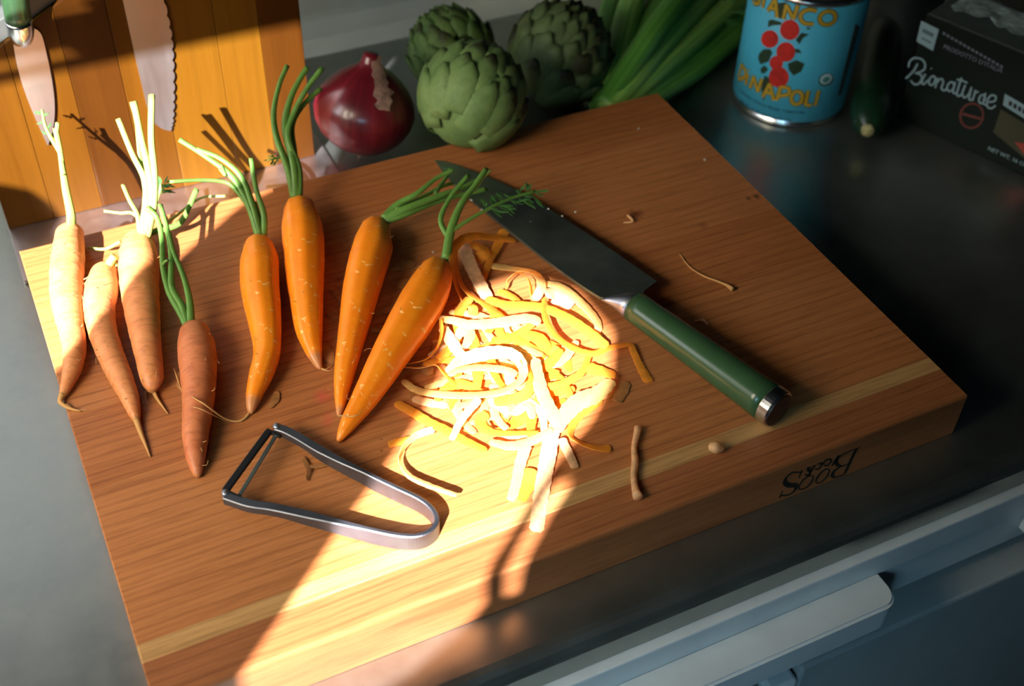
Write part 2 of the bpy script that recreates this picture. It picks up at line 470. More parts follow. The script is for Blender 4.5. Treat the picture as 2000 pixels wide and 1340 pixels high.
# ------------------------------------------------------------------ cutting board
BW, BD = .508, .380
bd = thing('cutting_board', 'thick cherry wood cutting board covered with carrots and peelings', 'cutting board', (.25, -.19, 0))
ys = [0, -.058, -.118, -.171, -.232, -.290, -.343, -.3545, -BD]
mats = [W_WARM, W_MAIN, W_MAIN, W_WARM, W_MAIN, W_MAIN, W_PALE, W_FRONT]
def stave(y0, y1, m, first, last):
    r = .0028
    pts = []
    if first: pts += [(0, 0.0005), (0, T - r)] + [(-r + r * cos(a), T - r + r * sin(a)) for a in [pi / 8 * k for k in range(1, 5)]]
    else: pts += [(y0, .0005), (y0, T - .0002), (y0 - .0002, T)]
    if last: pts += [(y1 + r - r * sin(a), T - r + r * cos(a)) for a in [pi / 8 * k for k in range(0, 5)]] + [(y1, .0005)]
    else: pts += [(y1 + .0002, T), (y1, T - .0002), (y1, .0005)]
    n = len(pts); bm = bmesh.new()
    cs = []
    for x in (0, .0008, BW - .0008, BW):
        ins = .0008 if x in (0, BW) else 0
        cs.append([bm.verts.new((x, min(max(y, -BD + ins), -ins), min(z, T - ins))) for y, z in pts])
    for a, b2 in zip(cs, cs[1:]):
        for i in range(n): bm.faces.new([a[i], a[(i + 1) % n], b2[(i + 1) % n], b2[i]])
    bm.faces.new(cs[0][::-1]); bm.faces.new(cs[-1])
    return frombm('stave', bm, m, bd)
for k in range(8): stave(ys[k], ys[k + 1], mats[k], k == 0, k == 7)

# ------------------------------------------------------------------ lettering: pen strokes mapped on a surface
def letters(name, groups, L, *a, **k):
    i = 0
    for g in groups:
        strokes(name, L[i:i + g], *a, **k); i += g
    assert i == len(L)
def strokes(name, L, place, normal, mat, parent, off=.00025, closed=False):
    """L: list of (list of (x, y), widths m); place(x, y) -> point on the surface"""
    V = []; Fc = []
    for pts, wd in L:
        n = max(6, 5 * len(pts))
        P2 = catmull([Vector((a, b2, 0)) for a, b2 in pts], n) if len(pts) > 2 else catmull([Vector((*pts[0], 0)), Vector((*pts[1], 0))], 6)
        P = [place(p.x, p.y) for p in P2]
        n = len(P); b0 = len(V)
        for i in range(n):
            t = (P[min(i + 1, n - 1)] - P[max(i - 1, 0)]).normalized(); nn = normal(P[i]); s = t.cross(nn).normalized()
            ww = lerpl(wd, i / (n - 1)) / 2
            for sgn in (-1, 1):
                V.append(P[i] + s * ww * sgn + nn * off); V.append(P[i] + s * ww * sgn - nn * .0001)
        for i in range(n - 1):
            a = b0 + i * 4; c = a + 4
            Fc += [[a, a + 2, c + 2, c], [a, c, c + 1, a + 1], [a + 2, a + 3, c + 3, c + 2]]
        e = b0 + (n - 1) * 4
        Fc += [[b0, b0 + 1, b0 + 3, b0 + 2], [e, e + 2, e + 3, e + 1]]
    return mesh(name, V, Fc, mat, parent)
def decal(name, polys, place, normal, mat, parent, off=.0002):
    V = []; Fc = []
    for poly in polys:
        n0 = len(poly); Pl = []
        for i in range(n0):                      # subdivide the outline so that it follows curved surfaces
            a, b2 = poly[i], poly[(i + 1) % n0]
            for k in range(3): Pl.append((a[0] + (b2[0] - a[0]) * k / 3, a[1] + (b2[1] - a[1]) * k / 3))
        n = len(Pl); cx = sum(q[0] for q in Pl) / n; cy = sum(q[1] for q in Pl) / n; b0 = len(V)
        for r in range(5, 0, -1):
            for q in Pl:
                p = place(cx + (q[0] - cx) * r / 5, cy + (q[1] - cy) * r / 5); V.append(p + normal(p) * off)
        p = place(cx, cy); V.append(p + normal(p) * off); c = len(V) - 1
        for r in range(4):
            for i in range(n):
                j = (i + 1) % n; Fc.append([b0 + r * n + i, b0 + r * n + j, b0 + (r + 1) * n + j, b0 + (r + 1) * n + i])
        for i in range(n): Fc.append([b0 + 4 * n + i, b0 + 4 * n + (i + 1) % n, c])
        e = len(V)
        for q in Pl: p = place(*q); V.append(p - normal(p) * .0001)
        for i in range(n): Fc.append([b0 + i, e + i, e + (i + 1) % n, b0 + (i + 1) % n])
    return mesh(name, V, Fc, mat, parent)
def fonttext(name, s, size, place, normal, mat, parent, off=.0002, shear=0, bold=0, sub=.0):
    """type set in the built-in face, laid on a surface; place(s, t) metres -> point"""
    cu = bpy.data.curves.new('type', 'FONT'); cu.body = s; cu.size = size; cu.shear = shear; cu.offset = bold
    cu.resolution_u = 2
    tmp = bpy.data.objects.new('type', cu); COL.objects.link(tmp)
    dg = bpy.context.evaluated_depsgraph_get(); me = bpy.data.meshes.new_from_object(tmp.evaluated_get(dg))
    V = []
    for v in me.vertices:
        p = place(v.co.x, v.co.y); V.append(p + normal(p) * off)
    Fc = [list(p.vertices) for p in me.polygons]
    bpy.data.objects.remove(tmp); bpy.data.meshes.remove(me)
    return mesh(name, V, Fc, mat, parent)
def sc(pts, s, ox, oy): return [(ox + a / s, oy + b2 / s) for a, b2 in pts]
def ell(cx, cy, rx, ry, tilt=0, n=14, close=True):
    o = []
    for k in range(n + (1 if close else 0)):
        a = 2 * pi * k / n; x, y = rx * cos(a), ry * sin(a); t = radians(tilt)
        o.append((cx + x * cos(t) - y * sin(t), cy + x * sin(t) + y * cos(t)))
    return o
M_INK = plain('branding_ink', (.004, .003, .002), .6)
U = 1 / 8.333 / 2900        # crop px -> m for the board end
def S8(pts, wd): return (sc(pts, 8.333, 1500, 840), [v * U for v in wd])
letters('letter', [4, 1, 1, 3, 1, 2, 1, 1, 1], [
    S8([(1500, 275), (1360, 330), (1215, 392)], [8, 18, 26]), S8([(1440, 300), (1350, 480), (1255, 690)], [60, 62, 60]),
    S8([(1215, 392), (1120, 470), (1120, 555), (1200, 585), (1300, 545)], [20, 62, 60, 26, 14]),
    S8([(1200, 580), (1080, 660), (1045, 740), (1110, 765), (1270, 700)], [20, 62, 62, 24, 14]),
    S8([(1000, 640), (965, 740), (880, 835), (790, 862), (785, 800), (850, 700), (940, 640), (1000, 640)], [14, 40, 34, 18, 30, 40, 26, 14]),
    S8([(740, 745), (705, 840), (620, 935), (525, 965), (500, 915), (570, 810), (660, 748), (740, 745)], [14, 40, 34, 18, 30, 40, 26, 14]),
    S8([(552, 655), (495, 780)], [30, 16]), S8([(540, 690), (400, 690), (300, 765), (275, 850), (350, 900), (440, 895), (450, 950), (390, 1020), (300, 1062), (215, 1062)], [18, 26, 40, 80, 90, 88, 60, 40, 30, 22]),
    S8([(235, 985), (190, 1100)], [16, 34]),
    S8([(600, 720), (660, 735), (680, 680), (640, 645), (700, 600)], [22, 30, 36, 30, 20]), S8([(760, 570), (650, 745)], [34, 34]), S8([(700, 660), (640, 610)], [20, 30]),
    S8([(765, 635), (830, 630), (870, 560), (850, 535), (800, 560)], [18, 32, 40, 26, 16]), S8([(900, 560), (925, 500), (1000, 470), (1025, 500), (975, 570), (910, 575)], [20, 38, 26, 36, 34, 20]),
    S8([(1040, 580), (1150, 410)], [36, 44])],
    lambda x, y: aty(x, y, -BD), lambda p: Vector((0, -1, 0)), M_INK, bd)

# ------------------------------------------------------------------ knife block with its steel foot
YB = .070
kb = thing('knife_block', 'upright magnetic wooden knife block on a steel foot behind the board', 'knife block', (.115, .09, 0))
xs = [-.003, .030, .066, .100, .128, .171, .2025, .234]
def btop(x): return .131 + (x + .003) * .545
for k in range(7):
    x0, x1 = xs[k], xs[k + 1] - .0002
    prism('stave', [(x0, YB, .0035), (x1, YB, .0035), (x1, YB, btop(x1)), (x0, YB, btop(x0))], (0, .036, 0), W_BLK[[0, 0, 2, 0, 1, 1, 2][k] if k != 5 else 1], kb, .0004)
prism('top_edge_strip', [(-.003, YB + .004, btop(-.003) + .0004), (.234, YB + .004, btop(.234) + .0004), (.234, YB + .004, btop(.234) + .0145), (-.003, YB + .004, btop(-.003) + .0145)], (0, .030, 0), M_GREYEDGE, kb, .0006)
box('foot_plate', (-.0035, .006, .0002), (.2445, .125, .0032), M_PLATE, kb, .0004)

def plate_knife(name, label, spine, edge, serr, handle=None):
    t = thing(name, label, 'knife', aty(*spine[0], YB - .002))
    Yk = YB - .0022
    a = [aty(x, y, Yk) for x, y in spine]; b2 = [aty(x, y, Yk) for x, y in edge]
    a = catmull(a, 26); nn = 70 if serr else 26
    b2 = catmull(b2, nn)
    if serr:
        for i, p in enumerate(b2):
            if i % 4 == 0 and i < nn - 4: p.x += -.0011
            elif i % 4 == 2: p.x += .0003
    poly = a + b2[::-1]
    prism('blade', poly, (0, .0018, 0), M_BLADE2, t)
    # ground edge strip along the spine that catches the light
    return t, Yk
k1, Yk = plate_knife('paring_knife', 'small green-handled knife hanging point down on the left of the block',
                [(24, 66), (30, 110), (42, 160), (60, 210), (80, 256), (93, 284)], [(60, 52), (80, 66), (91, 105), (103, 165), (107, 215), (103, 255), (94, 284)], False)
P = catmull([aty(36, 38, Yk - .0072), aty(41, 64, Yk - .0055), aty(46, 92, Yk - .0015)], 9)
sweep('bolster', P, [.0086, .0087, .0088, .0087, .0084, .0078, .0066, .0044, .001], M_CHROME, k1, 20)
P = catmull([aty(36, 42, Yk - .0072), aty(24, -40, Yk - .0078), aty(10, -150, Yk - .0078)], 12)
sweep('handle', P, [.0083] * 3 + [.0088] * 8 + [.0082], M_HANDLE, k1, 24)
k2, Yk = plate_knife('bread_knife', 'long serrated bread knife blade hanging in the middle of the block',
                [(216, -110), (240, 0), (262, 100), (281, 180), (290, 215), (302, 240), (318, 252), (334, 256)],
                [(300, -110), (322, 0), (336, 70), (340, 130), (341, 190), (339, 235), (334, 256)], True)
P = catmull([aty(250, -105, Yk - .0095), aty(235, -180, Yk - .0095), aty(205, -330, Yk - .0095)], 12)
sweep('handle', P, [.0105] * 12, M_HANDLE, k2, 24)

# ------------------------------------------------------------------ chef's knife on the board
ck = thing('chef_knife', 'large kitchen knife with green handle lying across the board beside the peelings', 'knife', atz(1240, 590))
A0 = atz(850, 313, T + .0016); A1 = atz(1256, 582, T + .0130); A2 = atz(1283, 549, T + .0125)
BN = (A1 - A0).cross(A2 - A0).normalized()
if BN.z < 0: BN = -BN
def onb(x, y): return atplane(x, y, A0, BN)
spine = catmull([onb(x, y) for x, y in [(848, 312), (866, 335), (890, 362), (925, 394), (968, 428), (1030, 478), (1089, 524), (1140, 560), (1172, 580)]], 30)
bol = catmull([onb(x, y) for x, y in [(1172, 580), (1200, 583), (1225, 580), (1256, 580)]], 6)
heel = [onb(1256, 574), onb(1258, 568), onb(1283, 549)]
edge = catmull([onb(x, y) for x, y in [(1283, 549), (1240, 519), (1180, 478), (1110, 432), (1040, 388), (980, 357), (925, 334), (880, 318), (848, 312)]], 30)
bm = bmesh.new()
poly = spine + bol[1:] + heel[:2] + edge[:-1]
vs = [bm.verts.new(p + BN * .0) for p in poly]
vb = []
ns = len(spine) + len(bol) - 1
for i, p in enumerate(poly):
    th = .0022 if i < ns else .0004
    if i < 6: th = .0003 + .0003 * i
    vb.append(bm.verts.new(p - BN * th))
n = len(poly)
bm.faces.new(vs); bm.faces.new(vb[::-1])
for i in range(n): bm.faces.new([vs[i], vs[(i + 1) % n], vb[(i + 1) % n], vb[i]])
frombm('blade', bm, M_BLADE, ck)
H0 = atz(1240, 599, T + .0120); H1 = atz(1521, 801, T + .0125)
hd = (H1 - H0).normalized()
P = [H0 - hd * .022, H0 - hd * .016, H0 - hd * .010, H0 - hd * .005, H0 + hd * .0005]
def bsec(a, t, L): return 1
bs_ = frames(P)
V = []; Fc = []
for i, p in enumerate(P):
    f = i / 4; cen = p + (onb(1178 + 45 * f, 584 + 13 * f) - p) * (1 - f) ** 1.0
    ra = .0016 + (.0105 - .0016) * f ** .8; rb = .0011 + (.0100 - .0011) * f ** 1.2
    t, s, u = bs_[i]
    for k in range(20):
        a = 2 * pi * k / 20; V.append(cen + s * cos(a) * ra + u * sin(a) * rb)
for i in range(4):
    for k in range(20): Fc.append([i * 20 + k, i * 20 + (k + 1) % 20, (i + 1) * 20 + (k + 1) % 20, (i + 1) * 20 + k])
Fc += [list(range(20))[::-1], [80 + k for k in range(20)]]
mesh('bolster', V, Fc, M_SATIN, ck, True)
Lh = (H1 - H0).length
P = [H0 + hd * (Lh * k / 16) for k in range(16)]
sweep('handle', P, [.0103 + .0022 * (k / 15) ** 1.3 for k in range(16)], M_HANDLE, ck, 36)
P = [H0 + hd * Lh * 15 / 16, H0 + hd * Lh * 15.05 / 16, H0 + hd * (Lh - .0008), H0 + hd * Lh]
ring = sweep('cap_ring', P, [.01245, .0127, .0127, .0121], M_CHROME, ck, 36, smooth=False)
sweep('butt_cap', [H0 + hd * (Lh - .0002), H0 + hd * (Lh + .0006), H0 + hd * (Lh + .0009)], [.0110, .0110, .0102], M_DARK, ck, 36, smooth=False)

# ------------------------------------------------------------------ Y peeler
pl = thing('vegetable_peeler', 'steel U-shaped vegetable peeler lying on the board below the carrots', 'peeler', atz(650, 950))
ZP = T + .0118
path = [(540, 833), (558, 839), (583, 852), (606, 866), (630, 880), (668, 900), (706, 918), (744, 937), (782, 955), (812, 969), (834, 983), (849, 1000), (853, 1018),
        (843, 1033), (824, 1043), (800, 1046), (770, 1043), (740, 1037), (700, 1028), (650, 1016), (600, 1004), (560, 995), (525, 988), (485, 982), (440, 967)]
P = catmull([atz(x, y, ZP - .0002) for x, y in path], 90)
def band(P):
    n = len(P); V = []; Fc = []
    for i, p in enumerate(P):
        t = (P[min(i + 1, n - 1)] - P[max(i - 1, 0)]); t.z = 0; t.normalize(); s = Vector((t.y, -t.x, 0))
        f = i / (n - 1)
        e = min(f, 1 - f)
        hgt = .0108 if e > .26 else (.0052 + .0056 * max(0, (e - .12) / .14) if e > .12 else .0052)
        top = p.z if e > .04 else p.z + .001
        wd = .0014 if e > .26 else .0014 + .0013 * min(1, (.26 - e) / .1)
        z0, z1 = (T + .0004, ZP) if e > .26 else (ZP - hgt, ZP)
        for (du, z) in ((-wd, z0), (-wd, z1 - .0005), (-wd + .0005, z1), (wd - .0005, z1), (wd, z1 - .0005), (wd, z0)):
            V.append(Vector((p.x, p.y, z)) + s * du)
    m = 6
    for i in range(n - 1):
        for k in range(m): Fc.append([i * m + k, i * m + (k + 1) % m, (i + 1) * m + (k + 1) % m, (i + 1) * m + k])
    Fc += [list(range(m))[::-1], [(n - 1) * m + k for k in range(m)]]
    bm = bmesh.new(); vs = [bm.verts.new(v) for v in V]
    for f in Fc: bm.faces.new([vs[i] for i in f])
    return frombm('frame', bm, M_PEELER, pl)
band(P)
def bar(name, px0, px1, z, wd, hh, mat):
    a = atz(*px0, z); b2 = atz(*px1, z); d = (b2 - a).normalized(); s = Vector((d.y, -d.x, 0))
    return prism(name, [a + s * wd, b2 + s * wd, b2 - s * wd, a - s * wd], (0, 0, -hh), mat, pl, min(wd, hh) * .3)
bar('blade_guard', (439, 957), (524, 841), ZP + .0005, .0022, .0022, M_BLACK)
bar('blade', (468, 966), (541, 846), ZP - .001, .0012, .0009, M_BLADE)
bar('blade_link', (436, 955), (472, 972), ZP, .0010, .0025, M_BLACK)
bar('blade_link', (520, 838), (548, 850), ZP, .0010, .0025, M_BLACK)
for q in ((441, 966), (541, 836)):
    c = atz(*q, ZP - .002); lathe('pivot', c + Vector((0, 0, -.003)), (0, 0, 1), [(0, .0022), (.0052, .0022), (.0058, .0014)], M_SATIN, pl, 14)

# ------------------------------------------------------------------ carrots
def carrot(label, px, mat, stems, tail=None, hairs=6, tipstart=.9, name='carrot', facets=0, z0=T, stemmat=None):
    """px: list of (x, y, width in px) from crown to tip"""
    C = []; R = []
    for x, y, wpx in px:
        r = .01
        for _ in range(4):
            P = atz(x, y, z0 + r); r = wpx / 2 * depth(P) / F * .97
        C.append(P); R.append(r)
    root = thing(name, label, 'carrot', (C[0].x, C[0].y, z0), 'carrots laid out on the board')
    n = 64
    P = catmull(C, n); RR = [v.x for v in catmull([Vector((r, 0, 0)) for r in R], n)]
    # rounded shoulder
    d = (P[0] - P[2]).normalized()
    sh = [(.55, .42), (.42, .72), (.22, .92)]
    P = [P[0] + d * RR[0] * a for a, _ in sh] + P; RR = [RR[0] * b2 for _, b2 in sh] + RR
    RR[-1] *= .4
    for i in range(len(P)): P[i].z = z0 + RR[i] if i > 3 else P[i].z
    ph = random.random() * 10
    def sec(a, t, L):
        if facets:
            k = facets; q = (a + ph) % (2 * pi / k) - pi / k
            f = cos(pi / k) / cos(q)
            return f * 1.03 * (1 + .006 * sin(L * 300 + a * 2))
        return 1 + .012 * sin(L * 420 + 2 * sin(a + ph)) + .02 * sin(a * 2 + L * 60 + ph) + .010 * sin(L * 900 + a * 3)
    o = sweep('root', P, RR, mat, root, 28, sec)
    a = o.data.attributes.new('tip', 'FLOAT', 'POINT')
    m = len(P)
    for i in range(m):
        for k in range(28):
            t = i / (m - 1); v = max(0, min(1, (t - tipstart) / .05)) if tipstart < 1 else 0
            a.data[i * 28 + k].value = v * .85
    # crown nub
    cc = P[0]
    sweep('crown', [cc - d * .001, cc + d * .003, cc + d * .007], [RR[0] * .85, RR[3] * .42, RR[3] * .30], stemmat or M_STEM, root, 14)
    for s in stems: make_stem(s, root, stemmat)
    if tail:
        for k, tl in enumerate(tail):
            Q = catmull([atz(x, y, z0 + h) for x, y, h in tl['p']], 16)
            w0 = tl.get('w', .0013)
            sweep('taproot', Q, [w0 * (1 - .8 * i / 15) for i in range(16)], M_HAIR, root, 8)
    for h in range(hairs):
        i = random.randrange(6, m - 6); t = (P[i + 1] - P[i]).normalized()
        th = random.uniform(.2, 2.9); s = t.cross(Vector((0, 0, 1))).normalized()
        dv = s * cos(th) + Vector((0, 0, 1)) * sin(th)
        b0 = P[i] + dv * RR[i] * .96; L = random.uniform(.003, .008)
        Q = catmull([b0, b0 + dv * L * .4 + t * L * .2, b0 + dv * L * .6 + t * L * random.uniform(-.5, .9)], 7)
        sweep('root_hair', Q, [.00018] * 7, M_HAIR, root, 5)
    return root
def make_stem(s, root, stemmat=None, name='stem'):
    Q = catmull([(atz(x, y, h) if not isinstance(h, tuple) else aty(x, y, h[0])) for x, y, h in s['p']], 26)
    w0, w1 = s.get('w', (.0022, .0012))
    o = sweep(name, Q, [w0 + (w1 - w0) * min(1, i / 18) for i in range(26)], s.get('m') or stemmat or M_STEM, root, 10,
              lambda a, t, L: 1 + .12 * cos(a * 3))
    if s.get('leaf'): frond(Q, s['leaf'], root)
    return o
def frond(Q, spec, root):
    """feathery leaflets along the last part of a stem; each spec: (start fraction, count, size)"""
    f0, cnt, size = spec
    V = []; Fc = []
    for k in range(cnt):
        f = f0 + (1 - f0) * k / max(1, cnt - 1); i = min(int(f * 25), 24)
        p = Q[i]; t = (Q[i + 1] - Q[i]).normalized()
        s = t.cross(Vector((0, 0, 1))).normalized() * (1 if k % 2 else -1)
        d = (s * random.uniform(.6, 1) + t * random.uniform(.3, .9) + Vector((0, 0, random.uniform(-.5, .3)))).normalized()
        for j in range(4):
            dd = (d + Vector([random.uniform(-.55, .55) for _ in range(3)])).normalized()
            q = p + d * size * j * .22; L = size * random.uniform(.5, 1)
            sd_ = dd.cross(Vector((0, 0, 1))).normalized() * L * .13; up = Vector((0, 0, .00025)); b0 = len(V)
            e = q + dd * L; mq = q + dd * L * .55
            V += [q + up, mq + sd_ + up, e + up, mq - sd_ + up, q - up, mq + sd_ - up, e - up, mq - sd_ - up]
            Fc += [[b0, b0 + 1, b0 + 2, b0 + 3], [b0 + 7, b0 + 6, b0 + 5, b0 + 4], [b0, b0 + 4, b0 + 5, b0 + 1], [b0 + 1, b0 + 5, b0 + 6, b0 + 2], [b0 + 2, b0 + 6, b0 + 7, b0 + 3], [b0 + 3, b0 + 7, b0 + 4, b0]]
    mesh('leaf_sprig', V, Fc, M_LEAF, root)
z = T
carrot('leftmost unpeeled carrot, lying half in sunlight with a long pale stem', [(136, 458, 56), (133, 500, 66), (130, 545, 66), (131, 590, 62), (139, 640, 52), (145, 680, 48), (141, 720, 38), (129, 755, 24), (122, 775, 14)], M_SKIN,
       [dict(p=[(138, 447, z + .016), (138, 420, z + .020), (128, 370, z + .034), (122, 330, z + .046), (116, 290, z + .056), (108, 252, z + .064)], w=(.0034, .0018)),
        dict(p=[(124, 340, z + .046), (117, 300, z + .053), (110, 270, z + .060), (112, 240, z + .067)], w=(.0016, .0014)),
        dict(p=[(118, 300, z + .054), (100, 270, z + .061), (88, 245, z + .067), (82, 215, z + .072)], w=(.0015, .0010), leaf=(.5, 5, .004))],
       [dict(p=[(122, 770, .003), (118, 785, .0015), (135, 797, .001), (158, 803, .001)], w=.0022), dict(p=[(130, 790, .0012), (145, 800, .0008), (170, 801, .001)], w=.0009),
        dict(p=[(160, 548, .012), (176, 540, .015), (165, 556, .013), (180, 562, .010)], w=.0004), dict(p=[(164, 590, .012), (156, 560, .014), (170, 550, .012)], w=.0004)], 8, .93, stemmat=M_STEMP)
carrot('second unpeeled carrot from the left, bent, with a long thin root tip', [(204, 534, 54), (199, 562, 66), (194, 600, 62), (200, 645, 56), (215, 690, 52), (235, 735, 48), (253, 775, 38), (262, 805, 26), (267, 822, 14)], M_SKIN,
       [dict(p=[(208, 526, z + .012), (216, 512, z + .018), (224, 500, z + .022)], w=(.0034, .0026)), dict(p=[(214, 512, z + .018), (224, 512, z + .016), (228, 520, z + .014)], w=(.0012, .0008))],
       [dict(p=[(266, 818, .003), (275, 845, .0014), (285, 870, .0012), (293, 892, .0009)], w=.0020)], 8, .93, stemmat=M_STEMP)
carrot('third unpeeled carrot from the left, thick with a tuft of tall pale stems', [(270, 474, 62), (271, 505, 80), (272, 550, 76), (277, 600, 70), (283, 650, 62), (291, 700, 54), (296, 735, 48), (297, 752, 36), (298, 762, 20)], M_SKIN,
       [dict(p=[(276, 460, z + .020), (285, 400, z + .040), (282, 350, z + .056), (258, 300, z + .068), (231, 233, z + .083)], w=(.0028, .0018)),
        dict(p=[(282, 460, z + .020), (296, 400, z + .042), (292, 340, z + .060), (276, 270, z + .073), (262, 200, z + .088)], w=(.0030, .0022)),
        dict(p=[(288, 460, z + .020), (300, 400, z + .042), (302, 340, z + .060), (296, 270, z + .073), (297, 186, z + .090)], w=(.0030, .0022)),
        dict(p=[(284, 380, z + .046), (272, 300, z + .066), (266, 240, z + .078), (256, 200, z + .087)], w=(.0015, .0012)),
        dict(p=[(272, 455, z + .020), (268, 420, z + .028), (252, 390, z + .034), (240, 362, z + .038)], w=(.0018, .0014)),
        dict(p=[(290, 455, z + .020), (262, 418, z + .022), (235, 416, z + .022), (203, 412, z + .024)], w=(.0014, .0010)),
        dict(p=[(295, 455, z + .018), (345, 440, z + .016), (362, 420, z + .018), (384, 370, z + .026)], w=(.0022, .0018), m=M_STEM),
        dict(p=[(290, 440, z + .022), (310, 380, z + .032), (316, 360, z + .036)], w=(.0014, .0010), leaf=(.5, 10, .007)),
        dict(p=[(235, 472, z + .012), (205, 486, z + .008), (172, 484, z + .006)], w=(.0014, .0010)),
        dict(p=[(300, 452, z + .014), (340, 425, z + .008), (390, 388, z + .006), (440, 383, z + .008)], w=(.0013, .0009))],
       [dict(p=[(298, 758, .0035), (305, 775, .0014), (315, 790, .0012), (328, 808, .0009)], w=.0016), dict(p=[(290, 755, .004), (284, 770, .0015), (288, 790, .001)], w=.0006)], 8, .94, stemmat=M_STEMP)
carrot('short rusty unpeeled carrot lying lowest, above the peeler', [(380, 650, 60), (384, 680, 74), (387, 715, 74), (388, 760, 68), (386, 800, 62), (382, 845, 54), (382, 885, 42), (384, 912, 28), (386, 930, 14)], M_SKIN2,
       [dict(p=[(368, 642, z + .012), (352, 610, z + .016), (330, 570, z + .020), (318, 520, z + .026), (316, 470, z + .032), (306, 425, z + .038), (285, 405, z + .044)], w=(.0028, .0017)),
        dict(p=[(368, 642, z + .012), (356, 600, z + .018), (335, 560, z + .022), (334, 500, z + .030), (326, 450, z + .036), (312, 400, z + .044)], w=(.0026, .0017)),
        dict(p=[(372, 640, z + .012), (370, 590, z + .020), (358, 540, z + .026), (338, 490, z + .032), (330, 455, z + .036)], w=(.0026, .0015)),
        dict(p=[(317, 520, z + .026), (322, 512, z + .030), (328, 508, z + .032)], w=(.0013, .0009))],
       [dict(p=[(340, 720, .003), (365, 785, .012), (395, 800, .020), (445, 825, .004)], w=.0006)], 10, .95, stemmat=M_STEM)
carrot('leftmost peeled carrot, orange with a kinked lower end', [(505, 482, 58), (507, 515, 78), (508, 560, 78), (514, 605, 72), (520, 650, 62), (521, 690, 54), (510, 730, 48), (498, 765, 36), (492, 790, 24), (490, 806, 12)], M_PEELED,
       [dict(p=[(508, 470, z + .012), (485, 400, z + .030), (452, 345, z + .045), (400, 305, z + .056), (350, 273, z + .066)], w=(.0030, .0017)),
        dict(p=[(510, 470, z + .012), (492, 400, z + .030), (470, 345, z + .044), (430, 310, z + .054), (384, 292, z + .060)], w=(.0028, .0016)),
        dict(p=[(490, 410, z + .028), (455, 365, z + .040), (430, 354, z + .044), (385, 352, z + .050), (332, 355, z + .056)], w=(.0015, .0012)),
        dict(p=[(514, 468, z + .012), (515, 420, z + .024), (500, 370, z + .036), (490, 310, z + .050)], w=(.0024, .0016)),
        dict(p=[(512, 462, z + .014), (505, 425, z + .022), (496, 395, z + .028)], w=(.0022, .0016)),
        dict(p=[(430, 330, z + .050), (440, 342, z + .048), (432, 322, z + .052)], w=(.0012, .0009))],
       [dict(p=[(490, 803, .002), (470, 822, .001), (440, 818, .004), (400, 790, .021), (352, 760, .012), (345, 745, .008)], w=.0009)], 4, .82, facets=9)
carrot('second peeled carrot from the left, straight with upright green stems', [(586, 410, 66), (590, 445, 82), (594, 490, 82), (596, 540, 76), (599, 590, 66), (603, 640, 56), (611, 680, 38), (619, 705, 22), (625, 720, 10)], M_PEELED,
       [dict(p=[(575, 392, z + .014), (562, 330, z + .034), (540, 270, z + .052), (534, 220, z + .064), (545, 165, z + .078), (561, 127, z + .088)], w=(.0030, .0017)),
        dict(p=[(578, 392, z + .014), (572, 320, z + .036), (556, 250, z + .054), (566, 195, z + .068), (585, 155, z + .078), (600, 131, z + .084)], w=(.0034, .0019)),
        dict(p=[(582, 392, z + .014), (582, 330, z + .032), (562, 270, z + .050), (572, 225, z + .060), (600, 172, z + .074), (630, 132, z + .084)], w=(.0030, .0018)),
        dict(p=[(584, 392, z + .014), (574, 300, z + .040), (570, 245, z + .052), (592, 205, z + .062), (627, 172, z + .070)], w=(.0026, .0017)),
        dict(p=[(560, 318, z + .036), (548, 308, z + .038), (528, 312, z + .038)], w=(.0010, .0007), leaf=(.6, 4, .005))],
       [dict(p=[(625, 718, .0015), (635, 722, .001), (648, 714, .001)], w=.0010), dict(p=[(632, 720, .001), (640, 724, .001), (650, 722, .001)], w=.0006)], 4, .80, facets=8)
carrot('third peeled carrot from the left, slender, stems reaching over the knife tip', [(733, 448, 60), (728, 480, 80), (715, 525, 80), (704, 570, 74), (694, 620, 64), (684, 670, 54), (674, 720, 44), (667, 765, 30), (664, 795, 18), (662, 812, 9)], M_PEELED,
       [dict(p=[(748, 428, z + .016), (775, 400, z + .020), (815, 378, z + .024), (850, 350, z + .026), (886, 332, z + .028)], w=(.0026, .0016)),
        dict(p=[(750, 430, z + .016), (790, 410, z + .020), (850, 386, z + .020), (900, 368, z + .018), (935, 352, z + .016)], w=(.0034, .0018)),
        dict(p=[(752, 433, z + .016), (800, 415, z + .018), (850, 395, z + .016), (905, 380, z + .014), (950, 370, z + .012)], w=(.0028, .0018)),
        dict(p=[(775, 410, z + .020), (820, 388, z + .014), (862, 365, z + .012), (884, 358, z + .010)], w=(.0018, .0014)),
        dict(p=[(850, 378, z + .016), (872, 345, z + .018), (880, 332, z + .020)], w=(.0016, .0012), leaf=(.6, 3, .005))],
       None, 4, .88, facets=9)
